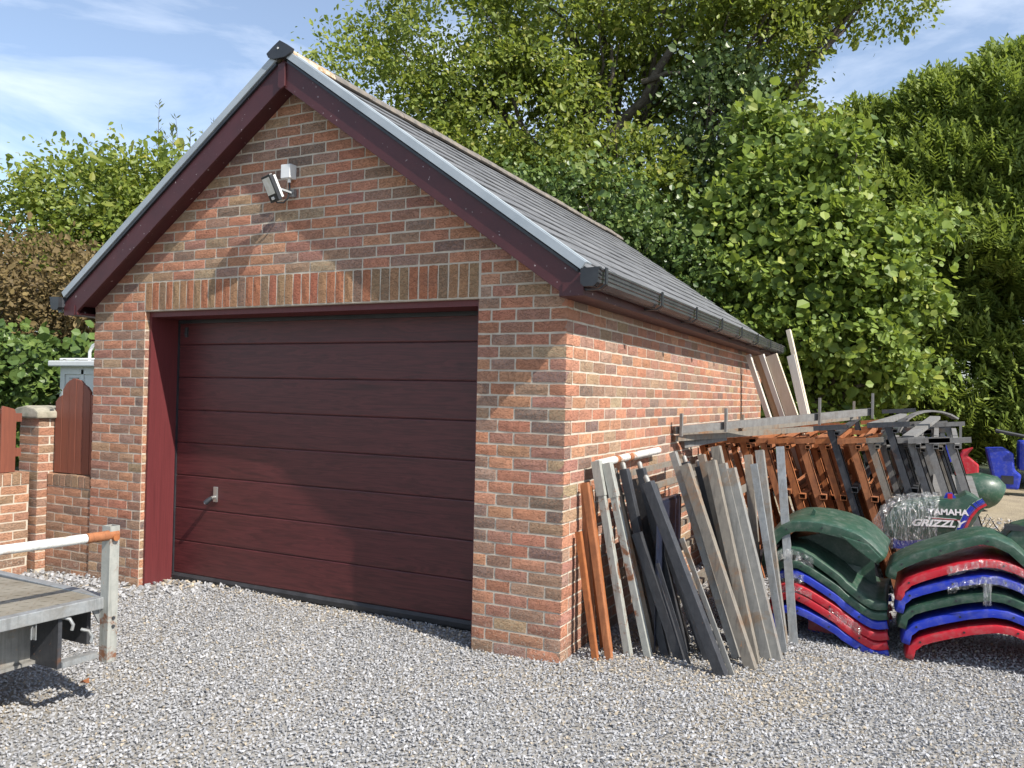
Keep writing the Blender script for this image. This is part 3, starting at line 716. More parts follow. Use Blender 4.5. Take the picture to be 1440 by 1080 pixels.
for i in range(7):
    p = Vector((-4.66+.012*i, .04-.006*i, 1.50-.012*(i % 3))); d = Vector((random.uniform(-1, 1), -.6, random.uniform(-.6, .5))).normalized(); s_ = d.cross(Vector((0, 0, 1))).normalized()*.014
    sp.add([p, p+d*.035+s_, p+d*.07, p+d*.035-s_], [(0, 1, 2, 3)])
o = sp.build('bramble_sprig', M['ivylight']); tag(o, 'pale leafy sprig hanging over the arched picket panel', 'sprig')
pk2 = empty('picket_panel', (-4.90, -1.0, .82)); tag(pk2, 'brown picket panel on the low wall at the left edge', 'fence panel')
for i in range(9):
    ya = -.335-i*.165; h2 = [1.36, 1.46, 1.50, 1.52, 1.54, 1.54, 1.52, 1.50, 1.46][i]
    MB().prism([(ya, .824), (ya+.125, .824), (ya+.125, h2-.06), (ya+.11, h2-.015), (ya+.06, h2), (ya+.012, h2+.012), (ya, h2-.02)], 'x', -4.875, -4.853).build('picket', M['fence'], pk2, bevel=.003)
MB().box((-4.915, -1.9, .95), (-4.8755, -.15, 1.02)).box((-4.915, -1.9, 1.24), (-4.8755, -.15, 1.31)).build('rail', M['fence'], pk2)
# pale cabin behind
cb = empty('cabin', (-7.4, 3.2, 0)); tag(cb, 'small pale cabin with a flat roof behind the pickets', 'cabin')
MB().box((-8.30, 2.5, 0), (-6.2, 4.2, 1.80)).build('wall', M['cabin'], cb)
MB().box((-8.42, 2.40, 1.80), (-6.1, 4.3, 1.875)).build('roof', M['white'], cb, bevel=.015)
for x in (-8.24, -7.86, -7.30): MB().box((x, 2.485, .2), (x+.05, 2.4985, 1.76)).build('stile', M['cabin'], cb)
MB().box((-8.19, 2.485, 1.70), (-6.3, 2.4985, 1.76)).build('top_rail', M['cabin'], cb)
for i in range(6): MB().bar((-8.10, 2.492, 1.50+.03*i), (-7.92, 2.492, 1.50+.03*i), .012, .012).build('louvre', M['galv'], cb)
MB().tube([(-8.38, 2.55, 1.90), (-7.6, 2.55, 1.90), (-6.3, 2.55, 1.90)], .014, 10).build('roof_rail', M['white'], cb)
MB().tube([(-7.86, 2.6, 1.87), (-7.86, 2.6, 2.0), (-7.80, 2.6, 2.08), (-7.70, 2.6, 2.115), (-7.3, 2.6, 2.13), (-6.6, 2.6, 2.13)], .02, 10).build('roof_hoop', M['white'], cb)
for x in (-8.30, -8.05): MB().box((x, 2.53, 1.874), (x+.05, 2.57, 1.9)).build('rail_foot', M['galv'], cb)

# ------------------------------------------------------------------ trailer at the left
tr_ = empty('trailer', (-2.9, -2.6, 0)); tag(tr_, 'flat galvanised trailer with chequer plate deck and rusty end post', 'trailer')
DZ = .525
deck = MB().box((-4.2, -3.55, DZ-.006), (-1.70, -1.735, DZ)).build('deck', M['deck'], tr_)
tb = MB(); k = 0                                             # raised tread bars, alternating
for i in range(34):
    for j in range(34):
        x = -1.74-.052*i; y = -1.765-.052*j
        if x < -3.4 or y < -3.5: continue
        d = Vector((.017, .017, 0)) if (i+j) % 2 else Vector((.017, -.017, 0))
        s_ = Vector((-d.y, d.x, 0))*.22; c = Vector((x, y, DZ)); h = Vector((0, 0, .0022))
        tb.add([c-d, c-s_+h, c+d, c+s_+h], [(0, 1, 2), (0, 2, 3)])
o = tb.build('tread_pattern', M['deck'], deck); tag(o, kind='stuff')
MB().bar((-1.685, -1.735, DZ-.022), (-1.80, -3.55, DZ-.022), .05, .056).build('side_edge', M['galv'], tr_, bevel=.004)
MB().bar((-1.70, -1.722, DZ-.022), (-4.2, -1.60, DZ-.022), .05, .054).build('rear_edge', M['galv'], tr_, bevel=.004)
MB().box((-1.93, -3.5, .235), (-1.90, -1.95, .445)).box((-1.90, -3.5, .235), (-1.86, -1.95, .25)).build('chassis_beam', M['steel'], tr_)
MB().box((-1.93, -1.95, .235), (-1.70, -1.93, .47)).box((-4.1, -1.76, .29), (-1.76, -1.74, .46)).build('cross_member', M['steeld'], tr_)
MB().box((-1.74, -1.9295, .235), (-1.69, -1.75, .262)).build('foot_angle', M['galv'], tr_)
MB().prism([(-1.80, .5), (-1.745, .5), (-1.745, .40)], 'x', -1.70, -1.69).build('gusset', M['galv'], tr_)
MB().bar((-1.712, -2.06, .44), (-1.665, -2.10, .44), .004, .05).bar((-1.712, -2.06, .475), (-1.712, -2.06, .40), .004, .04).build('rope_cleat', M['galv'], tr_)
for y, z in ((-1.90, .44), (-1.80, .36)):
    MB().tube([(-1.705, y-.03, z+.03), (-1.675, y-.01, z+.022), (-1.665, y, z-.005), (-1.668, y-.004, z-.03)], .008, 8).build('rope_hook', M['galv'], tr_)
MB().bar((-1.655, -1.722, .22), (-1.655, -1.722, .875), .052, .058, (1, 0, 0), hollow=.004).build('end_post', M['galvrust'], tr_, bevel=.0)
MB().tube([(-1.622, -1.724, .82), (-1.606, -1.726, .82)], .016, 12).build('pivot_bolt', M['rust'], tr_)
MB().tube([(-1.642, -1.70, .832), (-1.64, -1.78, .831), (-1.645, -1.86, .832)], .024, 14).build('rail_end', M['rustbright'], tr_)
MB().tube([(-1.645, -1.861, .832), (-1.69, -2.236, .832), (-1.80, -3.5, .832)], .022, 14).build('top_rail', M['whiterust'], tr_)
for z in (.39, .43): MB().tube([(-1.626, -1.72, z), (-1.619, -1.72, z)], .008, 10).build('bolt', M['steeld'], tr_)
MB().bar((-1.78, -3.5, .2), (-1.78, -3.5, .85), .05, .05).build('front_post', M['galv'], tr_)
for x in (-3.0,):
    for y in (-1.86, -3.4):
        w_ = MB().tube([(x, y-.08, .29), (x, y+.08, .29)], .29, 28).build('wheel', M['rubber'], tr_)
        MB().tube([(x, y-.085, .29), (x, y+.085, .29)], .17, 20).build('rim', M['galv'], w_)
lf = MB().add([(-2.02, -1.60, .016), (-1.985, -1.575, .035), (-1.95, -1.60, .02), (-1.975, -1.635, .028)], [(0, 1, 2, 3)]).build('fallen_leaf', M['rustbright'])
tag(lf, 'single orange fallen leaf in the shade of the trailer', 'leaf')

# ------------------------------------------------------------------ steel bars leaning on the side wall
def leaning(name, label, cat, foot, top, w, d, mat, kind='box', group='steel lengths leaning on the garage', ref=(0, 1, 0.25)):
    e = empty(name, foot); tag(e, label, cat, group)
    f, t_ = Vector(foot), Vector(top); ax = (t_-f).normalized()
    if name == 'steel_post': w, d = w*.86, d*.86
    f = f - ax*.015
    if kind == 'angle':
        x = ax.cross(Vector(ref)).normalized(); y = x.cross(ax)
        m = MB().bar(f, t_, w, .005, ref); m2 = MB()
        p = f - x*(w/2) + y*(d/2); q = t_ - x*(w/2) + y*(d/2)
        m.build('flange', mat, e); MB().bar(p, q, .005, d, ref).build('flange', mat, e)
    elif kind == 'flat':
        MB().bar(f, t_, w, d, ref).build('strip', mat, e, bevel=.001)
    else:
        MB().bar(f, t_, w, d, ref, hollow=.005 if kind == 'box' else 0).build('tube', mat, e, bevel=.0 if kind == 'box' else .003)
        if kind == 'pin':
            MB().tube([t_, t_+ax*.035, t_+ax*.045], [.016, .016, .009], 12).build('pin', M['steel'], e)
        if kind == 'cap':
            MB().bar(t_-ax*.21, t_+ax*.004, w*1.22, d*1.22, ref, hollow=.004).build('sleeve', mat, e)
    return e
R_, RB, ST, SB, SD, GA, GR = M['rust'], M['rustbright'], M['steel'], M['steelb'], M['steeld'], M['galv'], M['galvrust']
bars = [
 ('angle_iron', 'short rusty angle iron nearest the front corner of the garage', 'angle iron', (.165, .13, 0), (.032, .15, .74), .032, .03, R_, 'angle'),
 ('angle_iron', 'tall thin rusty angle iron leaning just behind the short one', 'angle iron', (.125, .21, 0), (.04, .20, 1.02), .028, .028, RB, 'angle'),
 ('angle_iron', 'bright orange rusty angle iron beside the capped galvanised posts', 'angle iron', (.235, .17, 0), (.05, .20, 1.03), .036, .034, RB, 'angle'),
 ('angle_iron', 'dark rusty angle iron behind the bright orange one', 'angle iron', (.20, .28, 0), (.035, .30, 1.0), .03, .03, R_, 'angle'),
 ('steel_post', 'galvanised post with a square sleeve and rust blisters, nearest the corner', 'steel post', (.315, .31, 0), (.075, .34, 1.15), .052, .052, GR, 'cap'),
 ('steel_post', 'greenish galvanised post with a square sleeve, second from the corner', 'steel post', (.43, .34, 0), (.135, .37, 1.14), .050, .050, GR, 'cap'),
 ('steel_post', 'dark steel post with a round pin, left of the dark pair', 'steel post', (.50, .46, 0), (.20, .50, 1.10), .06, .06, SD, 'pin'),
 ('steel_post', 'brown black steel post with a pin behind the first dark post', 'steel post', (.58, .60, 0), (.27, .62, 1.10), .06, .06, SD, 'pin'),
 ('steel_post', 'dark steel post crossing behind the nearest black bar', 'steel post', (.70, .62, 0), (.285, .62, 1.05), .062, .062, SD, 'pin'),
 ('steel_post', 'short blackened post standing low among the dark bars', 'steel post', (.60, .42, 0), (.315, .43, .72), .065, .065, SD, 'box'),
 ('steel_post', 'black steel post with a pin slanting furthest out over the gravel', 'steel post', (.875, .27, 0), (.405, .34, 1.045), .072, .072, SD, 'pin'),
 ('steel_strip', 'thin bent grey strip lying along the slanting black post', 'steel strip', (.925, .31, 0), (.60, .40, .72), .03, .012, ST, 'flat'),
 ('steel_post', 'slim grey channel just right of the slanting black post', 'steel post', (.90, .56, .03), (.43, .80, 1.20), .05, .05, ST, 'box'),
 ('steel_post', 'brown grey post with rusty edge in the middle of the row', 'steel post', (1.00, .48, 0), (.53, .72, 1.13), .07, .06, SB, 'box'),
 ('steel_post', 'brownish post with orange rusty edge, second in the middle pair', 'steel post', (1.00, .60, 0), (.69, .74, 1.165), .068, .06, SB, 'box'),
 ('steel_post', 'long dull post standing behind the middle pair', 'steel post', (.98, .86, 0), (.66, 1.0, 1.24), .07, .06, SB, 'box'),
 ('steel_post', 'smooth grey box section, left of the clean pair', 'steel post', (1.055, .70, 0), (.745, .80, 1.145), .068, .06, ST, 'box'),
 ('steel_post', 'smooth grey box section with sharp corner, right of the clean pair', 'steel post', (1.11, .72, 0), (.80, .80, 1.12), .068, .06, ST, 'box'),
 ('steel_post', 'bluish galvanised strip post in front of the fender stack', 'steel post', (1.13, .86, 0), (.905, 1.0, 1.14), .05, .022, GA, 'box'),
 ('steel_post', 'grey box section behind the bluish galvanised strip', 'steel post', (1.10, 1.05, 0), (.89, 1.3, 1.21), .062, .055, ST, 'box'),
 ('steel_post', 'galvanised flat post, last before the orange frames', 'steel post', (1.16, 1.08, 0), (1.015, 1.35, 1.24), .06, .02, GA, 'box'),
 ('steel_post', 'dull post with a brown edge between grey and orange steel', 'steel post', (.95, 1.15, 0), (.78, 1.5, 1.16), .06, .05, SB, 'box'),
]
bars += [
 ('steel_post', 'dark post half hidden behind the greenish capped post', 'steel post', (.40, .62, 0), (.16, .66, 1.06), .055, .055, SD, 'box'),
 ('steel_post', 'black post in the deep shade behind the short blackened one', 'steel post', (.47, .72, 0), (.20, .76, 1.02), .06, .06, SD, 'box'),
 ('steel_post', 'dark flat post just left of the slanting black post', 'steel post', (.75, .50, 0), (.36, .58, 1.0), .06, .05, SD, 'box'),
 ('steel_post', 'dark pinned post glimpsed behind the slim grey channel', 'steel post', (.80, .92, 0), (.47, .96, 1.13), .055, .055, SD, 'pin'),
 ('steel_post', 'second dark pinned post glimpsed behind the slim grey channel', 'steel post', (.86, 1.0, 0), (.54, 1.04, 1.10), .055, .055, SD, 'pin'),
 ('steel_post', 'brown post showing a thin edge between the middle pair', 'steel post', (.955, .72, 0), (.60, .86, 1.19), .05, .05, SB, 'box'),
 ('steel_post', 'dark brown post in shade behind the clean pair', 'steel post', (1.0, .98, 0), (.74, 1.08, 1.05), .06, .05, SD, 'box'),
 ('steel_strip', 'narrow rusty strip edge behind the clean pair', 'steel strip', (1.06, .84, 0), (.79, .95, 1.0), .03, .01, R_, 'flat'),
 ('steel_strip', 'thin dark strip leaning low beside the slanting black post', 'steel strip', (.66, .38, 0), (.45, .42, .55), .022, .01, SD, 'flat'),
 ('angle_iron', 'short dark rusty angle iron in shade behind the orange ones', 'angle iron', (.14, .34, 0), (.05, .34, .62), .03, .03, R_, 'angle'),
]
for b in bars: leaning(*b)
# tubular gate frames behind the bars
def gate(name, label, x0, x1, y0, y1, h, rails, mat, r, square=True):
    e = empty(name, (x1, (y0+y1)/2, 0)); tag(e, label, 'gate', 'gates leaning behind the bars')
    P = lambda y, q: (x1+(x0-x1)*q/h, y, q)
    for y in (y0, y1):
        MB().bar(P(y, 0.0), P(y, h), r, r).build('stile', mat, e)
    for q in rails:
        if square: MB().bar(P(y0, q), P(y1, q), r, r).build('rail', mat, e)
        else: MB().tube([P(y0, q), P(y1, q)], r*.7, 12).build('rail', mat, e)
    return e
wt = empty('steel_tube', (.07, .9, 1.1)); tag(wt, 'white painted tube with rust bands lying behind the capped posts', 'tube')
MB().tube([(.075, .36, 1.135), (.06, .9, 1.14), (.05, 1.75, 1.145)], .026, 16).build('pipe', M['whiterust'], wt)
for y in (.70, .98): MB().tube([(.066, y, 1.138), (.064, y+.07, 1.139)], .0268, 16).build('rust_band', M['rustbright'], wt)
gate('steel_gate', 'brownish square railed gate behind the dark posts', .13, .42, .50, 2.1, 1.10, (.2, .46, .70, .92, 1.05), SB, .034)
gate('steel_gate', 'grey square railed gate with dirty rails behind the middle posts', .22, .56, .75, 2.2, 1.02, (.25, .52, .66, .80, .95), SB, .036)
gate('steel_gate', 'rusty yellow brown gate frame behind the clean pair', .48, .80, .95, 2.1, 1.0, (.3, .62, .78), M['rustbright'], .04)
gate('steel_gate', 'dull grey gate frame showing between strip posts', .70, .95, 1.0, 2.2, .95, (.42, .74, .90), SB, .04)

sh = empty('steel_sheet', (.45, .75, 0)); tag(sh, 'dark navy steel sheet in the shade behind the black posts', 'steel sheet')
MB().bar((.44, .42, .45), (.44, .98, .45), .004, .9).build('plate', M['navy'], sh)
MB().bar((.42, .42, .9), (.42, .98, .9), .03, .03).build('folded_edge', M['navy'], sh)
# ------------------------------------------------------------------ steel racks: post, T bar, rails running back
def end_frame(label, xt, zt, mat, y0, length, tw, lean=.31, rise=.0, post=.06, group='stacked steel end frames'):
    xf = xt+lean*zt; e = empty('steel_trestle', (xf, y0, 0)); tag(e, label, 'trestle', group)
    P = lambda y, q: Vector((xf-(xf-xt)*q/zt + (y-y0)*0.02, y, q + (y-y0)*rise*(q/zt)))
    for y in (y0, y0+length):
        MB().bar(P(y, -.01), P(y, zt), post, .012, (0, 1, 0)).bar(P(y, -.01)+Vector((post*.46, .018, 0)), P(y, zt)+Vector((post*.46, .018, 0)), .007, .048, (0, 1, 0)).build('post', mat, e)
        c = P(y, zt)+Vector((0, 0, .012))
        MB().bar(c+Vector((-tw*.5, 0, -.012)), c+Vector((tw*.5, 0, .012)), .045, .042, (0, 0, 1), hollow=.004).build('cross_bar', mat, e)
    for q, s_ in ((zt-.035, .04), (zt*.62, .055), (zt*.22, .045)):
        o = Vector((post*.5+.012, .0, 0))
        MB().bar(P(y0+length-.01, q)+o, P(y0-.03, q)+o, s_, s_*.8, (0, 0, 1), hollow=.005).build('rail', mat, e)
    MB().bar(P(y0+.3, zt*.2), P(y0+.3, zt*.62), .03, .008, (0, 1, 0)).build('gusset_strap', mat, e)
    return e
FG = M['framegrey']
fr = [
 ('rusty trestle closest to the garage wall', .10, 1.165, R_, 2.95, 1.9, .20),
 ('rusty trestle, second from the wall, half hidden by grey posts', .275, 1.17, RB, 2.97, 1.9, .22),
 ('rusty trestle behind the bluish galvanised strip', .46, 1.18, R_, 3.0, 1.9, .22),
 ('rusty trestle just right of the last galvanised post', .63, 1.185, RB, 3.0, 1.9, .23),
 ('rusty trestle over the hump of the left fender stack', .79, 1.19, R_, 2.98, 1.9, .22),
 ('rusty trestle with a bright edge, middle of the orange group', .955, 1.195, RB, 3.0, 1.9, .22),
 ('rusty trestle directly left of the tall black frame', 1.115, 1.20, R_, 3.02, 1.9, .20),
 ('tall black trestle standing among the orange ones', 1.185, 1.32, SD, 3.0, 2.1, .27),
 ('last rusty trestle, right of the tall black frame', 1.355, 1.215, RB, 2.98, 2.3, .22),
 ('brown trestle next to the last orange frame', 1.50, 1.225, SB, 3.0, 1.9, .20),
 ('tall dark grey trestle with a wide cross bar', 1.63, 1.36, SD, 3.02, 2.0, .32),
 ('weathered grey trestle right of the wide cross bar', 1.80, 1.24, FG, 3.05, 1.9, .2),
 ('weathered grey trestle, second from the right end', 1.93, 1.245, FG, 3.0, 1.9, .3),
 ('weathered grey trestle at the right end of the stack', 2.08, 1.25, FG, 3.0, 1.8, .30),
]
for f in fr: end_frame(*f, rise=.05)
fr2 = [('rusty trestle set back behind the second orange one', .36, 1.17, R_, 3.45, 1.7, .2), ('rusty trestle set back behind the fourth orange one', .71, 1.18, R_, 3.5, 1.7, .2),
 ('rusty trestle set back over the film wrapped panel side', .88, 1.19, RB, 3.4, 1.7, .2), ('rusty trestle set back left of the tall black one', 1.04, 1.19, R_, 3.5, 1.7, .2),
 ('rusty trestle set back right of the tall black one', 1.27, 1.2, R_, 3.42, 1.8, .2), ('rusty trestle set back beside the grey ones', 1.44, 1.22, R_, 3.4, 1.7, .2),
 ('grey trestle set back behind the wide cross bar', 1.72, 1.23, FG, 3.4, 1.7, .22), ('dark trestle set back near the right end', 1.99, 1.24, SD, 3.35, 1.7, .22)]
for f in fr2: end_frame(*f, rise=.03)
ordw = ['first', 'second', 'third', 'fourth', 'fifth', 'sixth', 'seventh', 'eighth', 'ninth', 'tenth']
for i in range(10):
    end_frame('deep set orange frame, %s counted from the brick wall' % ordw[i], 0.16+.145*i, 1.15+.012*(i % 3), (R_, RB)[i % 2], 3.22+.05*(i % 3), 1.7, .17, rise=.03, post=.05)
for i in range(4):
    end_frame('deep set grey frame, %s counted from the orange ones' % ordw[i], 1.58+.13*i, 1.2+.02*(i % 2), (FG, SD, FG, SB)[i], 3.22, 1.6, .2, rise=.03, post=.055)
# loose grey lengths and arched strip lying on the frames
def lying(label, p, q, w, h, mat, stubs=()):
    e = empty('steel_rail', p); tag(e, label, 'steel rail', 'steel rails lying on the frames')
    MB().bar(p, q, w, h, hollow=.005).build('tube', mat, e, bevel=0)
    p, q = Vector(p), Vector(q)
    for t_, a_, b_ in stubs:
        c = p.lerp(q, t_); n_ = (q-p).cross(Vector((0, 0, 1))).normalized()*-(w/2+.02)
        MB().bar(c+Vector((0, 0, a_))-n_*1.0, c+Vector((0, 0, b_))-n_*1.0, .045, .02, (1, 0, 0)).build('stub', mat, e)
    return e
lying('long grey box rail lying across the frame tops, with upright stubs', (.03, 2.28, 1.285), (1.47, 3.72, 1.47), .05, .062, FG, ((.02, -.05, .14), (.23, -.05, .15), (.70, -.07, .17), (.985, -.06, .17)))
lying('brown grey rail lying behind and below the long grey one', (.02, 2.55, 1.235), (1.30, 4.35, 1.42), .05, .07, SB, ((.30, 0, .13), (.96, 0, .15)))
lying('second brown rail beneath, close to the wall', (.02, 2.30, 1.215), (.95, 3.75, 1.29), .05, .045, SB)
lying('grey rail stub lying in front of the frames by the wall', (.06, 2.45, 1.16), (.34, 2.80, 1.225), .05, .06, FG)
lying('short flat rail lying on the tall dark grey frame', (1.50, 3.15, 1.36), (1.72, 4.6, 1.43), .06, .04, FG)
lying('weathered rail on the grey frames pointing at the hedge', (1.78, 3.1, 1.27), (2.0, 4.5, 1.42), .09, .03, FG)
ar = empty('arched_strip', (2.0, 4.2, 1.35)); tag(ar, 'arched grey strip resting on the rightmost grey frames', 'steel strip')
m = MB(); n = 9
for i in range(n-1):
    a0, a1 = math.pi*(.10+.62*i/(n-1)), math.pi*(.10+.62*(i+1)/(n-1))
    m.bar((1.96+.30*-math.cos(a0), 3.6+.25*i/8, 1.21+.28*math.sin(a0)), (1.96+.30*-math.cos(a1), 3.6+.25*(i+1)/8, 1.21+.28*math.sin(a1)), .10, .014)
m.build('strip', FG, ar); MB().bar((2.19, 3.85, 1.36), (2.19, 3.85, 1.16), .05, .02).build('tail', FG, ar)
# timber boards against the far end of the wall
for a in [
 ('board', 'narrow pale board, leftmost of those leaning under the eaves', 'board', (.80, 5.15, 0), (.085, 5.2, 2.075), .055, .045, M['timbergrey'], 'flat'),
 ('board', 'brown board between two pale boards under the eaves', 'board', (.90, 5.2, 0), (.17, 5.25, 2.06), .07, .035, M['timberbrown'], 'flat'),
 ('board', 'narrow pale board beside the wide one under the eaves', 'board', (.96, 5.2, 0), (.235, 5.2, 2.075), .055, .04, M['timbergrey'], 'flat'),
 ('board', 'wide pale plank leaning under the eaves', 'board', (1.07, 5.15, 0), (.345, 5.2, 2.07), .13, .035, M['timber'], 'flat'),
 ('pole', 'tall pale pole rising past the gutter end', 'pole', (.95, 6.25, 0), (.285, 6.95, 2.50), .055, .05, M['timber'], 'flat'),
 ('board', 'pale board leaning behind the tall pole at the gutter end', 'board', (.92, 6.2, 0), (.335, 6.85, 2.15), .10, .04, M['timbergrey'], 'flat'),
]: leaning(*a, group='timber leaning at the far eaves', ref=(0.2, 1, 0.1))

# ------------------------------------------------------------------ stacks of moulded fenders
def smooth_poly(p, n=34):
    p = np.array(p, float); tt = np.concatenate([[0], np.cumsum(np.linalg.norm(np.diff(p, axis=0), axis=1))]); tt /= tt[-1]
    u = np.linspace(0, 1, n); base = np.stack([np.interp(u, tt, p[:, i]) for i in range(2)], 1)
    for _ in range(0): base[1:-1] = .25*base[:-2]+.5*base[1:-1]+.25*base[2:]
    return base
def fender(label, prof, mat, y0, depth, dx, dz, rot, lip=.045, group='nested mudguard mouldings', tail=True, lift=1.0):
    c = smooth_poly(prof); N = len(c)
    piv = c.mean(0); cr_, sr_ = math.cos(rot), math.sin(rot)
    c = (c-piv) @ np.array([[cr_, sr_], [-sr_, cr_]]) + piv + np.array([dx, dz])
    e = empty('fender', (float(c[:, 0].mean()), y0+depth/2, 0)); tag(e, label, 'fender', group)
    peak = c[:, 1].max()
    tang = np.gradient(c, axis=0); tang /= np.linalg.norm(tang, axis=1)[:, None]; nrm = np.stack([-tang[:, 1], tang[:, 0]], 1)
    nrm[nrm[:, 1] < 0] *= -1
    rows = []
    L = lambda off, y, lev: [(p[0]+n_[0]*off, y, (p[1]+n_[1]*off)*(1-lev)+(peak+.03-abs(p[0]-piv[0]-dx)*.15)*lev) for p, n_ in zip(c, nrm)]
    rows.append(L(-lip, y0+.014, 0)); rows.append(L(-lip, y0, 0)); rows.append(L(-lip*.5, y0-.003, 0)); rows.append(L(-.005, y0, 0)); rows.append(L(.0, y0+.006, 0))
    rows.append(L(.006, y0+.05, .0)); rows.append(L(.012, y0+.13, .04*lift)); rows.append(L(.015, y0+.24, .16*lift)); rows.append(L(.01, y0+.36, .28*lift))
    half = list(rows)
    yc = y0+depth/2
    rows += [[(p[0], 2*yc-p[1], p[2]) for p in r_] for r_ in reversed(half)]
    V = [p for r_ in rows for p in r_]; Fc = [(i*N+j, i*N+j+1, (i+1)*N+j+1, (i+1)*N+j) for i in range(len(rows)-1) for j in range(N-1)]
    b = MB().add(V, Fc); b.sm = True
    o = b.build('shell', mat, e); md = o.modifiers.new('thickness', 'SOLIDIFY'); md.thickness = .004; md.offset = -1
    for fq in (.14, .34, .58, .82):
        q = c[int(N*fq)]; hx = q[0]-nrm[int(N*fq)][0]*lip*.5; hz_ = q[1]-nrm[int(N*fq)][1]*lip*.5
        MB().tube([(hx, y0-.0045, hz_), (hx, y0+.004, hz_)], .0065, 10).build('bolt_hole', M['black'], e)
    if tail:   # mounting tab and inner wheel-well wall
        q = c[int(N*.62)]
        w_ = MB().add([(q[0]-.22, y0+.30, q[1]-.18), (q[0]+.10, y0+.30, q[1]-.20), (q[0]+.10, y0+.33, q[1]+.01), (q[0]-.22, y0+.33, q[1]+.05)], [(0, 1, 2, 3)])
        o = w_.build('inner_panel', mat, e); md = o.modifiers.new('thickness', 'SOLIDIFY'); md.thickness = .004
    return e, c
PG, PB, PR = M['pgreen'], M['pblue'], M['pred']
LP = [(.985, .055), (.990, .125), (1.02, .178), (1.07, .205), (1.15, .214), (1.225, .192), (1.33, .148), (1.42, .106), (1.455, .078), (1.52, .044), (1.58, .014), (1.635, -.004), (1.70, .018)]
lay_l = [('blue moulded fender at the bottom of the left stack', PB, 0, 0, 0), ('plain red fender, second from the bottom of the left stack', PR, .004, .074, -.07), ('red fender with taped edge, third from the bottom, left stack', PR, .004, .134, -.07),
         ('blue fender with torn film, fourth from the bottom, left stack', PB, .004, .213, -.10), ('green fender above the blue one in the left stack', PG, .006, .275, -.115), ('green fender with a film covered hump, second from the top of the left stack', PG, .012, .352, -.16)]
for lb_, mt, dx, dz, ro in lay_l: _, cl = fender(lb_, LP, mt, 1.20, .80, dx, dz, ro, lip=.047, lift=.4)
TPR = [(.930, .455), (.940, .56), (.97, .64), (1.03, .715), (1.12, .762), (1.21, .772), (1.30, .770), (1.42, .750), (1.53, .715), (1.60, .665), (1.68, .585)]
tf, cl = fender('large open green fender on top of the left stack', TPR, PG, 1.20, .80, 0, 0, 0, lip=.065, tail=False, lift=.2)
MB().prism([(1.06, .30), (1.62, .33), (1.60, .50), (1.50, .62), (1.30, .66), (1.10, .60)], 'y', 1.55, 1.565).build('inner_panel', PG, tf)
MB().prism([(1.42, .70), (1.58, .66), (1.655, .585), (1.62, .545), (1.50, .63)], 'y', 1.185, 1.20).build('side_fin', PG, tf, bevel=.006)
MB().prism([(1.20, .765), (1.23, .83), (1.245, .815), (1.235, .765)], 'y', 1.40, 1.43).build('mounting_tab', PG, tf)
for x, z in ((1.245, .71), (1.31, .70), (1.30, .67)): MB().box((x, 1.50, z), (x+.035, 1.53, z+.02)).build('metal_clip', M['chrome'], tf)
RP = [(1.800, .005), (1.815, .075), (1.865, .128), (1.93, .160), (2.015, .194), (2.14, .238), (2.27, .270), (2.36, .268), (2.45, .240), (2.60, .165), (2.75, .075), (2.83, .01)]
lay_r = [('red fender at the bottom of the right stack', PR, 0, 0, 0), ('blue fender, second from the bottom of the right stack', PB, -.022, .088, .0), ('green fender in the middle of the right stack', PG, -.044, .180, .0),
         ('blue fender under clear tape in the right stack', PB, -.062, .282, .02), ('red fender with taped hump, just under the green top of the right stack', PR, -.07, .375, .06)]
for lb_, mt, dx, dz, ro in lay_r: fender(lb_, RP, mt, 1.13, .85, dx, dz, ro, tail=False, lift=.15)
RT_ = [(1.690, .480), (1.705, .545), (1.76, .590), (1.87, .652), (2.01, .713), (2.10, .752), (2.19, .782), (2.27, .775), (2.36, .735), (2.44, .66), (2.52, .58), (2.60, .5)]
tg, cg = fender('broad green fender on top of the right stack', RT_, PG, 1.13, .45, 0, 0, 0, lip=.05, tail=False, lift=-.3)
MB().prism([(2.30, .72), (2.38, .82), (2.55, .88), (2.75, .86), (2.62, .60), (2.45, .66)], 'y', 1.35, 1.62).build('body', PG, tg, bevel=.02)
MB().box((2.33, 1.34, .80), (2.45, 1.42, .83)).build('vent', M['black'], tg)
# strips of tape / film on the fenders
def film_strip(label, pts, w, y, seed):
    r = random.Random(seed); V = []; Fq = []; pts = smooth_poly(pts, 22); K = 5
    for i, p in enumerate(pts):
        for k in range(K): V.append((p[0]+r.uniform(-.006, .006), y-r.uniform(.004, .016)+(.03 if k == K-1 else 0), p[1]-w*(k/(K-1))+r.uniform(-.007, .007)))
    for i in range(len(pts)-1):
        for k in range(K-1): Fq.append((i*K+k, i*K+k+1, (i+1)*K+k+1, (i+1)*K+k))
    o = MB().add(V, Fq).build('film_strip', M['film'], None, smooth=True); tag(o, label, 'plastic film'); return o
film_strip('torn clear film over the left end of the green fenders', [(.955, .42), (.985, .52), (1.06, .578), (1.17, .578), (1.26, .545)], .085, 1.19, 1)
film_strip('clear film hanging round the left end of the blue fender', [(.965, .33), (1.0, .395), (1.08, .432), (1.20, .425)], .07, 1.185, 2)
film_strip('clear tape on the red fender hump of the left stack', [(1.0, .29), (1.09, .345), (1.18, .345), (1.25, .32)], .05, 1.188, 3)
film_strip('crumpled tape low on the red fender, left stack', [(1.36, .235), (1.43, .21), (1.50, .175), (1.55, .14)], .075, 1.18, 4)
film_strip('clear tape on the red fender hump of the right stack', [(2.02, .585), (2.10, .615), (2.20, .650), (2.32, .650), (2.42, .61)], .062, 1.118, 5)
film_strip('clear tape along the blue fender of the right stack', [(2.02, .475), (2.14, .525), (2.25, .555), (2.34, .548), (2.46, .50)], .058, 1.118, 6)
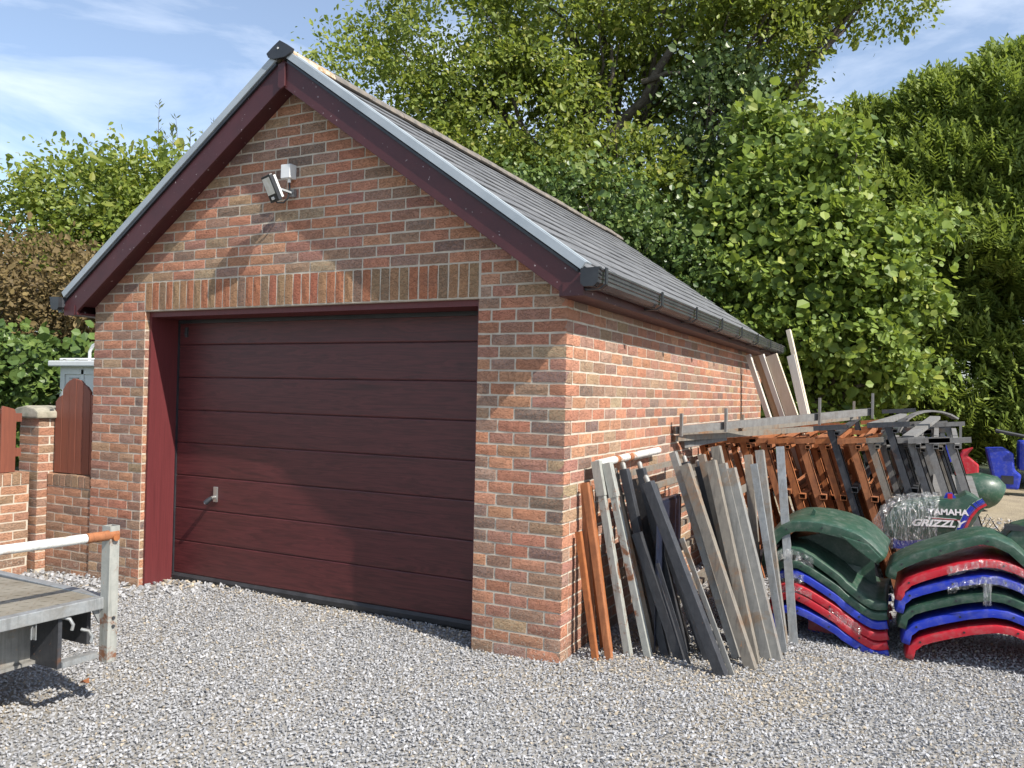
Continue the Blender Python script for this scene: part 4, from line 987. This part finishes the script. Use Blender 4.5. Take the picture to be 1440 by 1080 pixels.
film_strip('tape end hanging down over the green fender', [(2.205, .545), (2.225, .545), (2.245, .545)], .165, 1.10, 7)

# green body panel with lettering and stripes, half wrapped in film
bd = empty('body_panel', (1.95, 2.2, .55)); tag(bd, 'green body panel with white lettering behind the stacks', 'body panel')
BO = [(1.63, .60), (1.645, .72), (1.70, .800), (1.80, .845), (1.95, .868), (2.08, .885), (2.125, .905), (2.16, .935), (2.22, .905), (2.285, .855), (2.245, .80), (2.21, .73), (2.165, .655), (2.12, .62), (1.95, .59), (1.75, .56)]
MB().prism(BO, 'y', 2.10, 2.38).build('shell', PG, bd, bevel=.018, smooth=True)
MB().box((1.70, 2.12, .50), (2.13, 2.36, .60)).build('lower_flange', PB, bd, bevel=.01)
def curve_stripe(off, w, mat):
    p = smooth_poly([(2.285, .86), (2.235, .825), (2.195, .765), (2.165, .69), (2.14, .62)], 14); m_ = MB()
    for i in range(13):
        a_, b_ = p[i], p[i+1]
        n_ = np.array([-(b_-a_)[1], (b_-a_)[0]]); n_ /= np.linalg.norm(n_); n_ = n_ if n_[0] < 0 else -n_
        q = [a_+n_*off, b_+n_*off, b_+n_*(off+w), a_+n_*(off+w)]
        m_.add([(v[0], 2.0965, v[1]) for v in q], [(0, 1, 2, 3)])
    m_.build('stripe', mat, bd)
for off, w, mt in ((.000, .017, PR), (.019, .008, M['spurple']), (.029, .014, PB), (.045, .009, PB), (.056, .004, M['sgreen'])): curve_stripe(off, w, mt)
MB().add([(2.02, 2.14, .885), (2.10, 2.14, .892), (2.07, 2.14, .930), (2.035, 2.14, .925)], [(0, 1, 2, 3)]).build('stripe', PB, bd)
MB().box((2.045, 2.135, .885), (2.075, 2.139, .92)).build('stripe', PR, bd)
def lettering(body, size, x, z, y, shear, parent, sx=1.0, off=.0):
    cu = bpy.data.curves.new('lettering', 'FONT'); cu.body = body; cu.size = size; cu.extrude = .0012; cu.shear = shear; cu.offset = off; cu.space_character = 1.02
    to = bpy.data.objects.new('tmp', cu); COL.objects.link(to); bpy.context.view_layer.update()
    me = bpy.data.meshes.new_from_object(to.evaluated_get(bpy.context.evaluated_depsgraph_get())); bpy.data.objects.remove(to)
    me.materials.append(M['ptext']); me.name = 'lettering'
    child(me, 'lettering', parent, (x, y, z), Matrix.Rotation(math.radians(90), 3, 'X') @ Matrix.Rotation(math.radians(2.5), 3, 'Z'), (sx, 1, 1))
lettering('YAMAHA', .056, 1.925, .770, 2.0975, 0, bd, 1.06, .0022)
lettering('GRIZZLY', .066, 1.815, .680, 2.0975, .35, bd, 1.22, .0022)
MB().box((1.90, 2.0968, .747), (2.10, 2.0985, .750)).build('pinstripe', M['ptext'], bd)
MB().box((1.95, 2.0968, .741), (2.12, 2.0985, .745)).build('pinstripe', PR, bd)
# film wrap
V = []; Fq = []; r = random.Random(5); nu, nv = 30, 22
for i in range(nu):
    t_ = i/(nu-1); x = 1.555+.435*t_
    zt = np.interp(x, [1.55, 1.62, 1.70, 1.82, 2.0], [.64, .79, .865, .895, .905]); zb = np.interp(x, [1.55, 1.65, 1.75, 2.0], [.58, .50, .475, .49])
    zm, hh = (zt+zb)/2, (zt-zb)/2
    for k in range(nv):
        a_ = 2*math.pi*k/nv; s_ = 1+r.uniform(-.05, .05)
        ca, sa = math.cos(a_), math.sin(a_)
        V.append((x+r.uniform(-.01, .01), 2.24+.19*math.copysign(abs(ca)**.6, ca)*s_*min(1, .35+t_*3), zm+hh*math.copysign(abs(sa)**.6, sa)*s_))
for i in range(nu-1):
    for k in range(nv): Fq.append((i*nv+k, i*nv+(k+1) % nv, (i+1)*nv+(k+1) % nv, (i+1)*nv+k))
o = MB().add(V, Fq).build('film_wrap', M['film'], None, smooth=False); tag(o, 'crinkled clear film wrapped round the lettered green panel', 'plastic film')
wr = empty('wire_offcut', (2.3, 2.5, .5)); tag(wr, 'thin bent wires sticking out beside the striped panel', 'wire')
for i in range(4): MB().tube([(2.25+.02*i, 2.42, .62), (2.31+.02*i, 2.45, .76-.03*i), (2.37+.015*i, 2.47, .66-.02*i)], .0025, 6).build('strand', M['steeld'], wr)

# ------------------------------------------------------------------ mouldings lying by the hedge
gd = empty('drum_moulding', (2.75, 9.8, 0)); tag(gd, 'rounded green moulding lying beyond the grey frames', 'moulding')
MB().tube([(2.30, 9.6, .22), (2.45, 9.62, .25), (2.70, 9.66, .27), (2.86, 9.7, .25), (2.94, 9.72, .21)], [.17, .24, .27, .25, .19], 20).build('shell', PG, gd)
MB().box((2.42, 9.26, .2), (2.56, 9.34, .44)).build('opening', M['black'], gd, bevel=.02)
bl = empty('blue_moulding', (3.4, 12.3, 0)); tag(bl, 'bright blue moulded body lying on its side under the hedge', 'moulding')
MB().prism([(2.92, .80), (3.00, .42), (3.08, .12), (3.42, .10), (3.46, .36), (3.36, .44), (3.34, .72), (3.20, .82)], 'y', 12.0, 12.4).build('shell', PB, bl, bevel=.04)
MB().box((3.42, 12.05, .44), (4.5, 12.5, .95)).build('tray', PB, bl, bevel=.05)
MB().box((3.52, 12.03, .55), (3.80, 12.049, .85)).build('recess', M['spurple'], bl)
MB().box((3.16, 11.98, .20), (3.34, 11.998, .34)).build('opening', M['black'], bl)
MB().tube([(3.05, 11.9, 1.12), (3.4, 11.95, 1.05), (3.75, 12.0, .98)], .03, 10).build('black_pipe', M['black'], bl)
MB().box((3.55, 11.9, .96), (3.9, 12.0, 1.02)).build('silver_bracket', M['chrome'], bl)
bl2 = empty('blue_moulding', (2.2, 11.8, 0)); tag(bl2, 'small blue moulding glimpsed between the grey frames', 'moulding')
MB().prism([(1.95, .45), (2.0, .95), (2.30, 1.0), (2.42, .6), (2.25, .4)], 'y', 11.6, 11.95).build('shell', PB, bl2, bevel=.04)
rd = empty('red_moulding', (2.5, 12.1, 0)); tag(rd, 'broken red moulding in the shade of the hedge', 'moulding')
MB().prism([(2.45, .30), (2.48, .58), (2.56, .74), (2.74, .80), (2.64, .66), (2.82, .50), (2.82, .30)], 'y', 12.0, 12.3).build('shell', PR, rd, bevel=.03)

# ------------------------------------------------------------------ trees and hedge
def norm(a): return a/np.maximum(np.linalg.norm(a, axis=1)[:, None], 1e-9)
def leaves(name, P, D, N_, size, tv, tf, mat, val, parent):
    """one leaf or spray at each P: x axis D, z axis about N_"""
    x = norm(D); z = N_ - x*np.sum(N_*x, 1)[:, None]; z = norm(z); y = np.cross(z, x)
    R = np.stack([x, y, z], 2)
    V = np.einsum('nij,kj->nki', R, tv)*size[:, None, None] + P[:, None, :]; n = len(P)
    F = (tf[None]+(np.arange(n)*len(tv))[:, None, None]).reshape(-1, 3)
    o = soup(name, V.reshape(-1, 3), F, mat, attr=np.repeat(val, len(tv)))
    o.parent = parent; o.matrix_parent_inverse = Matrix.Translation(-Vector(parent.location))
    tag(o, kind='stuff')
    return o
OAK = (np.array([(0, 0, 0), (.38, .24, .04), (.74, .27, .04), (1, 0, -.06), (.74, -.27, .04), (.38, -.24, .04)]), np.array([(0, 3, 1), (1, 3, 2), (0, 5, 3), (5, 4, 3)]))
ROUND = (np.array([(0, 0, 0), (.25, .36, .05), (.62, .42, .03), (1, 0, -.08), (.62, -.42, .03), (.25, -.36, .05)]), np.array([(0, 3, 1), (1, 3, 2), (0, 5, 3), (5, 4, 3)]))
THIN = (np.array([(0, 0, 0), (.45, .085, .02), (1, 0, -.06), (.45, -.085, .02)]), np.array([(0, 2, 1), (0, 3, 2)]))
def spray():
    v = [(0, 0, 0), (0, .012, 0), (1, 0, -.10), ]; f = [(0, 2, 1)]
    for i in range(5):
        for s in (-1, 1):
            x = .12+.16*i; l = .40*(1-.55*i/5); n0 = len(v)
            v += [(x, 0, -.1*x*x), (x+.05, s*.006, -.1*x*x), (x+l*.78, s*l*.62, -.06+.03*(i % 2)), (x+l*.40, s*l*.52, .01)]
            f += [(n0, n0+1, n0+2), (n0, n0+2, n0+3)]
    return np.array(v), np.array(f)
SPRAY = spray()
def clumped(blobs, per, nleaf, spread, shell=.55):
    """blobs: (centre, radii); returns leaf points and outward directions"""
    Ps, Os = [], []
    for c, r, wgt in blobs:
        c, r = np.array(c, float), np.array(r, float); m = max(3, int(per*wgt))
        d = norm(rng.normal(size=(m, 3))); rad = shell+(1-shell)*rng.random(m)**.6
        C = c+d*r*rad[:, None]
        k = rng.poisson(nleaf, m)+3
        idx = np.repeat(np.arange(m), k); sp = spread*np.exp(rng.normal(0, .25, m))[idx]
        g = rng.normal(size=(len(idx), 3))*sp[:, None]*np.array([1, 1, .62])
        Ps.append(C[idx]+g); Os.append(norm(d[idx]*.8+g/spread*.35))
    return np.concatenate(Ps), np.concatenate(Os)
def limb(m, p, q, r0, r1, wob=.12, n=6):
    p, q = Vector(p), Vector(q); pts = []
    for i in range(n):
        t_ = i/(n-1); w_ = wob*math.sin(t_*math.pi)
        pts.append(p.lerp(q, t_)+Vector((random.uniform(-w_, w_), random.uniform(-w_, w_), random.uniform(-w_, w_)*.5)))
    m.tube(pts, [r0+(r1-r0)*i/(n-1) for i in range(n)], 9, cap=False); return pts
def tree(name, label, cat, base, trunk, blobs, per, nleaf, spread, size, tmpl, mat, group, up_bias=.7, shell=.55, cut=None):
    e = empty(name, base); tag(e, label, cat, group)
    tm = MB(); lm = MB(); base = Vector(base)
    top = base+Vector((trunk[1], trunk[2], trunk[0])); limb(tm, base-Vector((0, 0, .2)), top, trunk[3], trunk[3]*.55, .15)
    for c, r, w_ in blobs:
        c = Vector(c); pts = limb(lm, top-Vector((0, 0, random.uniform(0, trunk[0]*.35))), c, trunk[3]*.42, .03, .35)
        for _ in range(3):
            d = Vector((random.gauss(0, 1), random.gauss(0, 1), random.gauss(.3, .8))).normalized()
            limb(lm, pts[3], c+Vector([d[i]*r[i]*.85 for i in range(3)]), trunk[3]*.16, .008, .2, 5)
    tm.build('trunk', M['bark'], e); lm.build('limbs', M['bark'], e)
    P, O = clumped(blobs, per, nleaf, spread, shell)
    if cut is not None: k = cut(P); P, O = P[k], O[k]
    n = len(P)
    D = norm(O*.7+rng.normal(size=(n, 3))*.75+np.array([0, 0, -.15])); Nn = norm(rng.normal(size=(n, 3))*.75+np.array([.55, -.40, up_bias])+O*.35)
    s_ = size*np.exp(rng.normal(0, .34, n))
    leaves('crown', P, D, Nn, s_, tmpl[0], tmpl[1], mat, rng.random(n), e)
    return e
# big oak behind the garage
ob = [((-8.6, 9.6, 7.6), (1.7, 1.8, 1.9), 1.0), ((-7.2, 10.6, 9.2), (2.0, 2.0, 1.7), 1.2), ((-5.6, 10.4, 7.2), (2.0, 1.8, 1.7), 1.3), ((-5.0, 11.4, 9.6), (2.2, 2.0, 1.7), 1.3),
      ((-6.6, 9.8, 5.6), (1.9, 1.5, 1.4), 1.1), ((-3.6, 10.6, 5.6), (1.8, 1.6, 1.3), 1.0), ((-2.9, 12.0, 10.2), (2.4, 2.0, 1.5), 1.3), ((-1.3, 12.6, 9.0), (1.6, 1.8, 1.2), .8),
      ((-.6, 12.8, 10.6), (2.0, 2.0, 1.3), 1.1), ((1.0, 13.6, 10.1), (1.3, 1.5, .85), .55), ((-4.6, 12.5, 11.6), (3.2, 2.6, 1.4), .8), ((-8.2, 11.5, 5.2), (1.6, 1.6, 1.4), .7), ((-4.3, 13.2, 7.4), (2.4, 1.6, 2.2), 1.0), ((-1.8, 13.8, 7.2), (2.2, 1.5, 2.0), .9), ((-3.4, 13.6, 9.6), (2.6, 1.4, 1.6), .9), ((-6.6, 12.6, 7.4), (2.4, 1.2, 1.8), .8)]
oak = tree('oak_tree', 'large oak tree overhanging the roof from behind', 'tree', (-3.6, 12.6, 0), (5.0, -.3, -.2, .34), ob, 195, 41, .20, .095, OAK, M['oak'], 'trees behind the garage')
lm = MB()
limb(lm, (-4.5, 11.6, 6.0), (-2.55, 11.15, 8.5), .15, .07, .15, 7); limb(lm, (-3.9, 11.2, 7.2), (-3.75, 10.9, 8.6), .06, .03, .1); limb(lm, (-3.2, 11.2, 7.9), (-1.9, 11.4, 8.1), .06, .02, .1)
lm.build('bough', M['bark'], oak)
# ivy-clad trunk mass right of the oak
tree('ivy_thicket', 'dark ivy covered thicket between the oak and the hazel', 'thicket', (-1.6, 11.6, 0), (3.0, 0, 0, .2),
     [((-1.7, 11.4, 7.0), (1.0, .9, 1.5), 1.0), ((-1.5, 11.2, 5.2), (1.3, .9, 1.3), 1.1), ((-2.6, 10.8, 3.7), (1.4, 1.0, 1.4), 1.0), ((-.8, 11.4, 3.0), (1.4, 1.0, 1.8), 1.0), ((-3.8, 10.6, 4.0), (1.4, .9, 1.2), .9)], 90, 46, .24, .085, ROUND, M['ivy'], None, .3)
# hazel with broad leaves
tree('hazel_bush', 'broad leaved hazel growing behind the far eaves', 'bush', (-.1, 9.9, 0), (1.6, 0, 0, .12),
     [((-.25, 9.7, 5.2), (.95, .8, .85), .8), ((.1, 9.5, 4.3), (1.35, .9, .9), 1.2), ((-.7, 9.3, 3.6), (1.1, .9, .9), 1.0), ((.75, 9.7, 3.5), (1.15, .9, .9), 1.1), ((1.35, 10.1, 4.0), (.75, .7, .5), .5),
      ((.2, 9.4, 2.7), (1.3, .9, .8), 1.0), ((1.0, 9.6, 2.5), (.9, .8, .6), .6), ((-1.1, 9.2, 2.6), (1.0, .8, .8), .7), ((.1, 9.9, 1.4), (1.2, .7, .8), .6), ((-.2, 10.4, 3.4), (1.7, .6, 2.0), .8), ((1.85, 10.2, 4.35), (.45, .4, .25), .25), ((1.75, 9.9, 3.1), (.4, .4, .3), .2), ((-1.0, 9.3, 4.8), (.55, .5, .4), .35), ((.65, 9.5, 5.6), (.4, .4, .45), .25), ((-.6, 9.8, 6.15), (.5, .5, .4), .3), ((-1.9, 9.0, 3.3), (.6, .5, .5), .4), ((1.5, 9.7, 2.0), (.5, .4, .35), .25)],
     125, 32, .165, .098, ROUND, M['hazel'], 'trees behind the garage', .75, .35)
tree('shrub', 'small leaved shrub showing above the roof left of the hazel', 'shrub', (-2.6, 9.0, 0), (2.0, 0, 0, .08),
     [((-2.3, 9.0, 4.2), (1.0, .7, .7), 1.0), ((-3.4, 9.0, 4.9), (1.1, .8, .8), 1.0), ((-1.6, 8.9, 3.4), (.8, .7, .7), .8), ((-4.5, 9.0, 4.9), (.9, .8, .8), .8), ((-5.6, 9.2, 5.0), (1.0, .8, .9), .8)], 100, 34, .2, .075, ROUND, M['ivylight'], 'trees behind the garage', .6)
# conifer hedge, tree by tree
for i, (x, y, h, r) in enumerate([(-1.0, 16.4, 8.3, 1.6), (.6, 15.9, 8.1, 1.75), (2.1, 15.5, 8.4, 1.75), (3.5, 15.5, 8.8, 1.75), (5.0, 15.6, 9.3, 1.8), (6.7, 16.2, 9.1, 1.8)]):
    e = empty('conifer', (x, y, 0))
    tag(e, ['feathery conifer behind the hazel top', 'feathery conifer directly right of the hazel', 'feathery conifer with upright tips in the middle of the hedge', 'feathery conifer rising behind the blue mouldings',
            'tallest feathery conifer at the right edge of the picture', 'feathery conifer mostly beyond the right edge'][i], 'conifer', 'conifer hedge')
    MB().tube([(x, y, -.2), (x, y, h*.5), (x, y, h*.93)], [.16, .10, .02], 8).build('trunk', M['bark'], e)
    n = (2800, 5600, 5800, 5800, 5600, 2800)[i]; z = .35+(h-.35)*rng.random(n)**.92; th = rng.uniform(0, 2*np.pi, n)
    th = np.where(rng.random(n) < .62, rng.uniform(np.pi*.95, np.pi*2.15, n), th)
    prof = r*np.clip(np.minimum(1.0, (h-z)/(h*.26))**.7, .06, 1)*np.clip(.72+z/1.8, .75, 1)
    lump = 1+.17*np.sin(3*th+z*2.1+i)+.15*np.sin(z*3.7+th*5+i*2)+.08*np.sin(z*8.3+th*9+i)
    rad = prof*lump*(.62+.40*rng.random(n)**.5)
    P = np.stack([x+rad*np.cos(th), y+rad*np.sin(th), z], 1)
    out = np.stack([np.cos(th), np.sin(th), np.full(n, .5)+.5*(z/h)], 1)
    D = norm(out+rng.normal(size=(n, 3))*.42); Nn = norm(rng.normal(size=(n, 3))*.5+np.array([.5, -.35, .6]))
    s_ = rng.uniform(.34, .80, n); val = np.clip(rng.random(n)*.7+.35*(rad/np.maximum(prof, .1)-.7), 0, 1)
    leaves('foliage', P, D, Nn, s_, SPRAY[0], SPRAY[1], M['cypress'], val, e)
# trees on the left, beyond the low wall
tree('field_tree', 'rounded green tree behind the cabin on the left', 'tree', (-11.8, 6.0, 0), (3.0, 0, 0, .2),
     [((-12.2, 5.6, 4.9), (1.3, 1.2, 1.0), 1.1), ((-13.4, 5.2, 4.4), (1.2, 1.2, 1.0), .9), ((-10.9, 6.2, 4.5), (1.2, 1.1, 1.0), 1.0), ((-11.6, 5.4, 3.8), (1.5, 1.0, .9), 1.0), ((-10.2, 6.2, 3.6), (1.2, 1.0, .9), .9), ((-9.6, 6.6, 4.6), (1.0, .9, 1.0), .9), ((-11.3, 6.4, 5.3), (1.2, 1.0, .8), .9), ((-9.9, 7.0, 5.2), (.9, .8, .7), .7), ((-10.6, 5.8, 3.2), (1.2, .8, .8), .8), ((-14.4, 4.9, 3.6), (1.1, 1.0, 1.0), .7)],
     90, 44, .22, .10, OAK, M['oak'], 'trees on the left')
tree('willow', 'thin willow with feathery shoots above the left trees', 'tree', (-11.0, 7.6, 0), (3.6, 0, 0, .1),
     [((-11.4, 7.2, 5.0), (1.0, .8, .9), 1.0), ((-10.2, 7.4, 4.9), (.9, .8, .9), 1.0)], 60, 22, .25, .12, THIN, M['willow'], 'trees on the left')
ws = empty('willow_shoots', (-11.0, 7.2, 4.8)); tag(ws, 'tall willow shoots standing against the sky', 'branches')
wm = MB(); WP, WD = [], []
for i in range(26):
    b_ = Vector((-12.3+.125*i+random.uniform(-.1, .1), 7.0+random.uniform(-.3, .3), 5.0)); L = random.uniform(.9, 2.0)*(1.0 if i % 4 else 1.15); t_ = b_+Vector((random.uniform(-.25, .25), 0, L))
    wm.tube([b_, b_.lerp(t_, .5)+Vector((.03, 0, 0)), t_], [.012, .008, .003], 5, cap=False)
    for k in range(34):
        u = random.uniform(.15, 1); WP.append(b_.lerp(t_, u)[:]); a_ = random.uniform(0, 6.28); WD.append((math.cos(a_), math.sin(a_), .9))
wm.build('stems', M['bark'], ws); WP, WD = np.array(WP), np.array(WD); n = len(WP)
leaves('leaves', WP, WD, norm(rng.normal(size=(n, 3))), rng.uniform(.09, .16, n), THIN[0]*np.array([1, 1.6, 1]), THIN[1], M['willow'], rng.random(n), ws)
tree('russet_bush', 'brownish russet bush left of the garage eaves', 'bush', (-10.6, 4.2, 0), (1.4, 0, 0, .08),
     [((-11.0, 3.9, 3.3), (1.0, .8, .7), 1.0), ((-9.7, 4.2, 2.9), (.9, .8, .7), .9), ((-12.0, 3.6, 3.0), (.9, .8, .8), .8), ((-10.3, 4.0, 2.5), (1.1, .7, .6), .9), ((-8.7, 4.6, 2.5), (.7, .6, .6), .5)], 80, 40, .2, .075, OAK, M['russet'], 'trees on the left')
tree('laurel_bush', 'glossy green bush beside the pale cabin', 'bush', (-9.6, 3.2, 0), (.8, 0, 0, .06),
     [((-9.6, 3.0, 1.7), (.7, .6, .5), 1.0), ((-10.4, 2.8, 1.7), (.7, .6, .6), 1.0), ((-9.3, 3.3, 1.2), (.6, .5, .6), .8), ((-11.2, 2.6, 1.5), (.8, .6, .7), .9), ((-10.2, 3.0, 1.0), (1.2, .5, .7), 1.0), ((-8.6, 3.9, 2.0), (.6, .5, .4), .7)], 85, 28, .15, .10, ROUND, M['ivylight'], 'trees on the left')
tree('far_hedge', 'dark leafy hedge closing the view behind the left trees', 'hedge', (-13.0, 8.5, 0), (1.0, 0, 0, .1),
     [((-16.0, 6.5, 2.0), (1.8, 1.2, 2.0), 1.2), ((-13.5, 8.0, 2.2), (1.8, 1.0, 2.2), 1.2), ((-11.0, 9.2, 2.2), (1.8, 1.0, 2.2), 1.2), ((-8.6, 10.2, 2.2), (1.8, 1.0, 2.4), 1.2), ((-6.5, 11.2, 2.4), (1.6, 1.0, 2.4), 1.0), ((-9.0, 9.5, 4.2), (1.6, 1.0, 1.4), .8)], 60, 46, .28, .12, ROUND, M['ivy'], 'trees on the left')
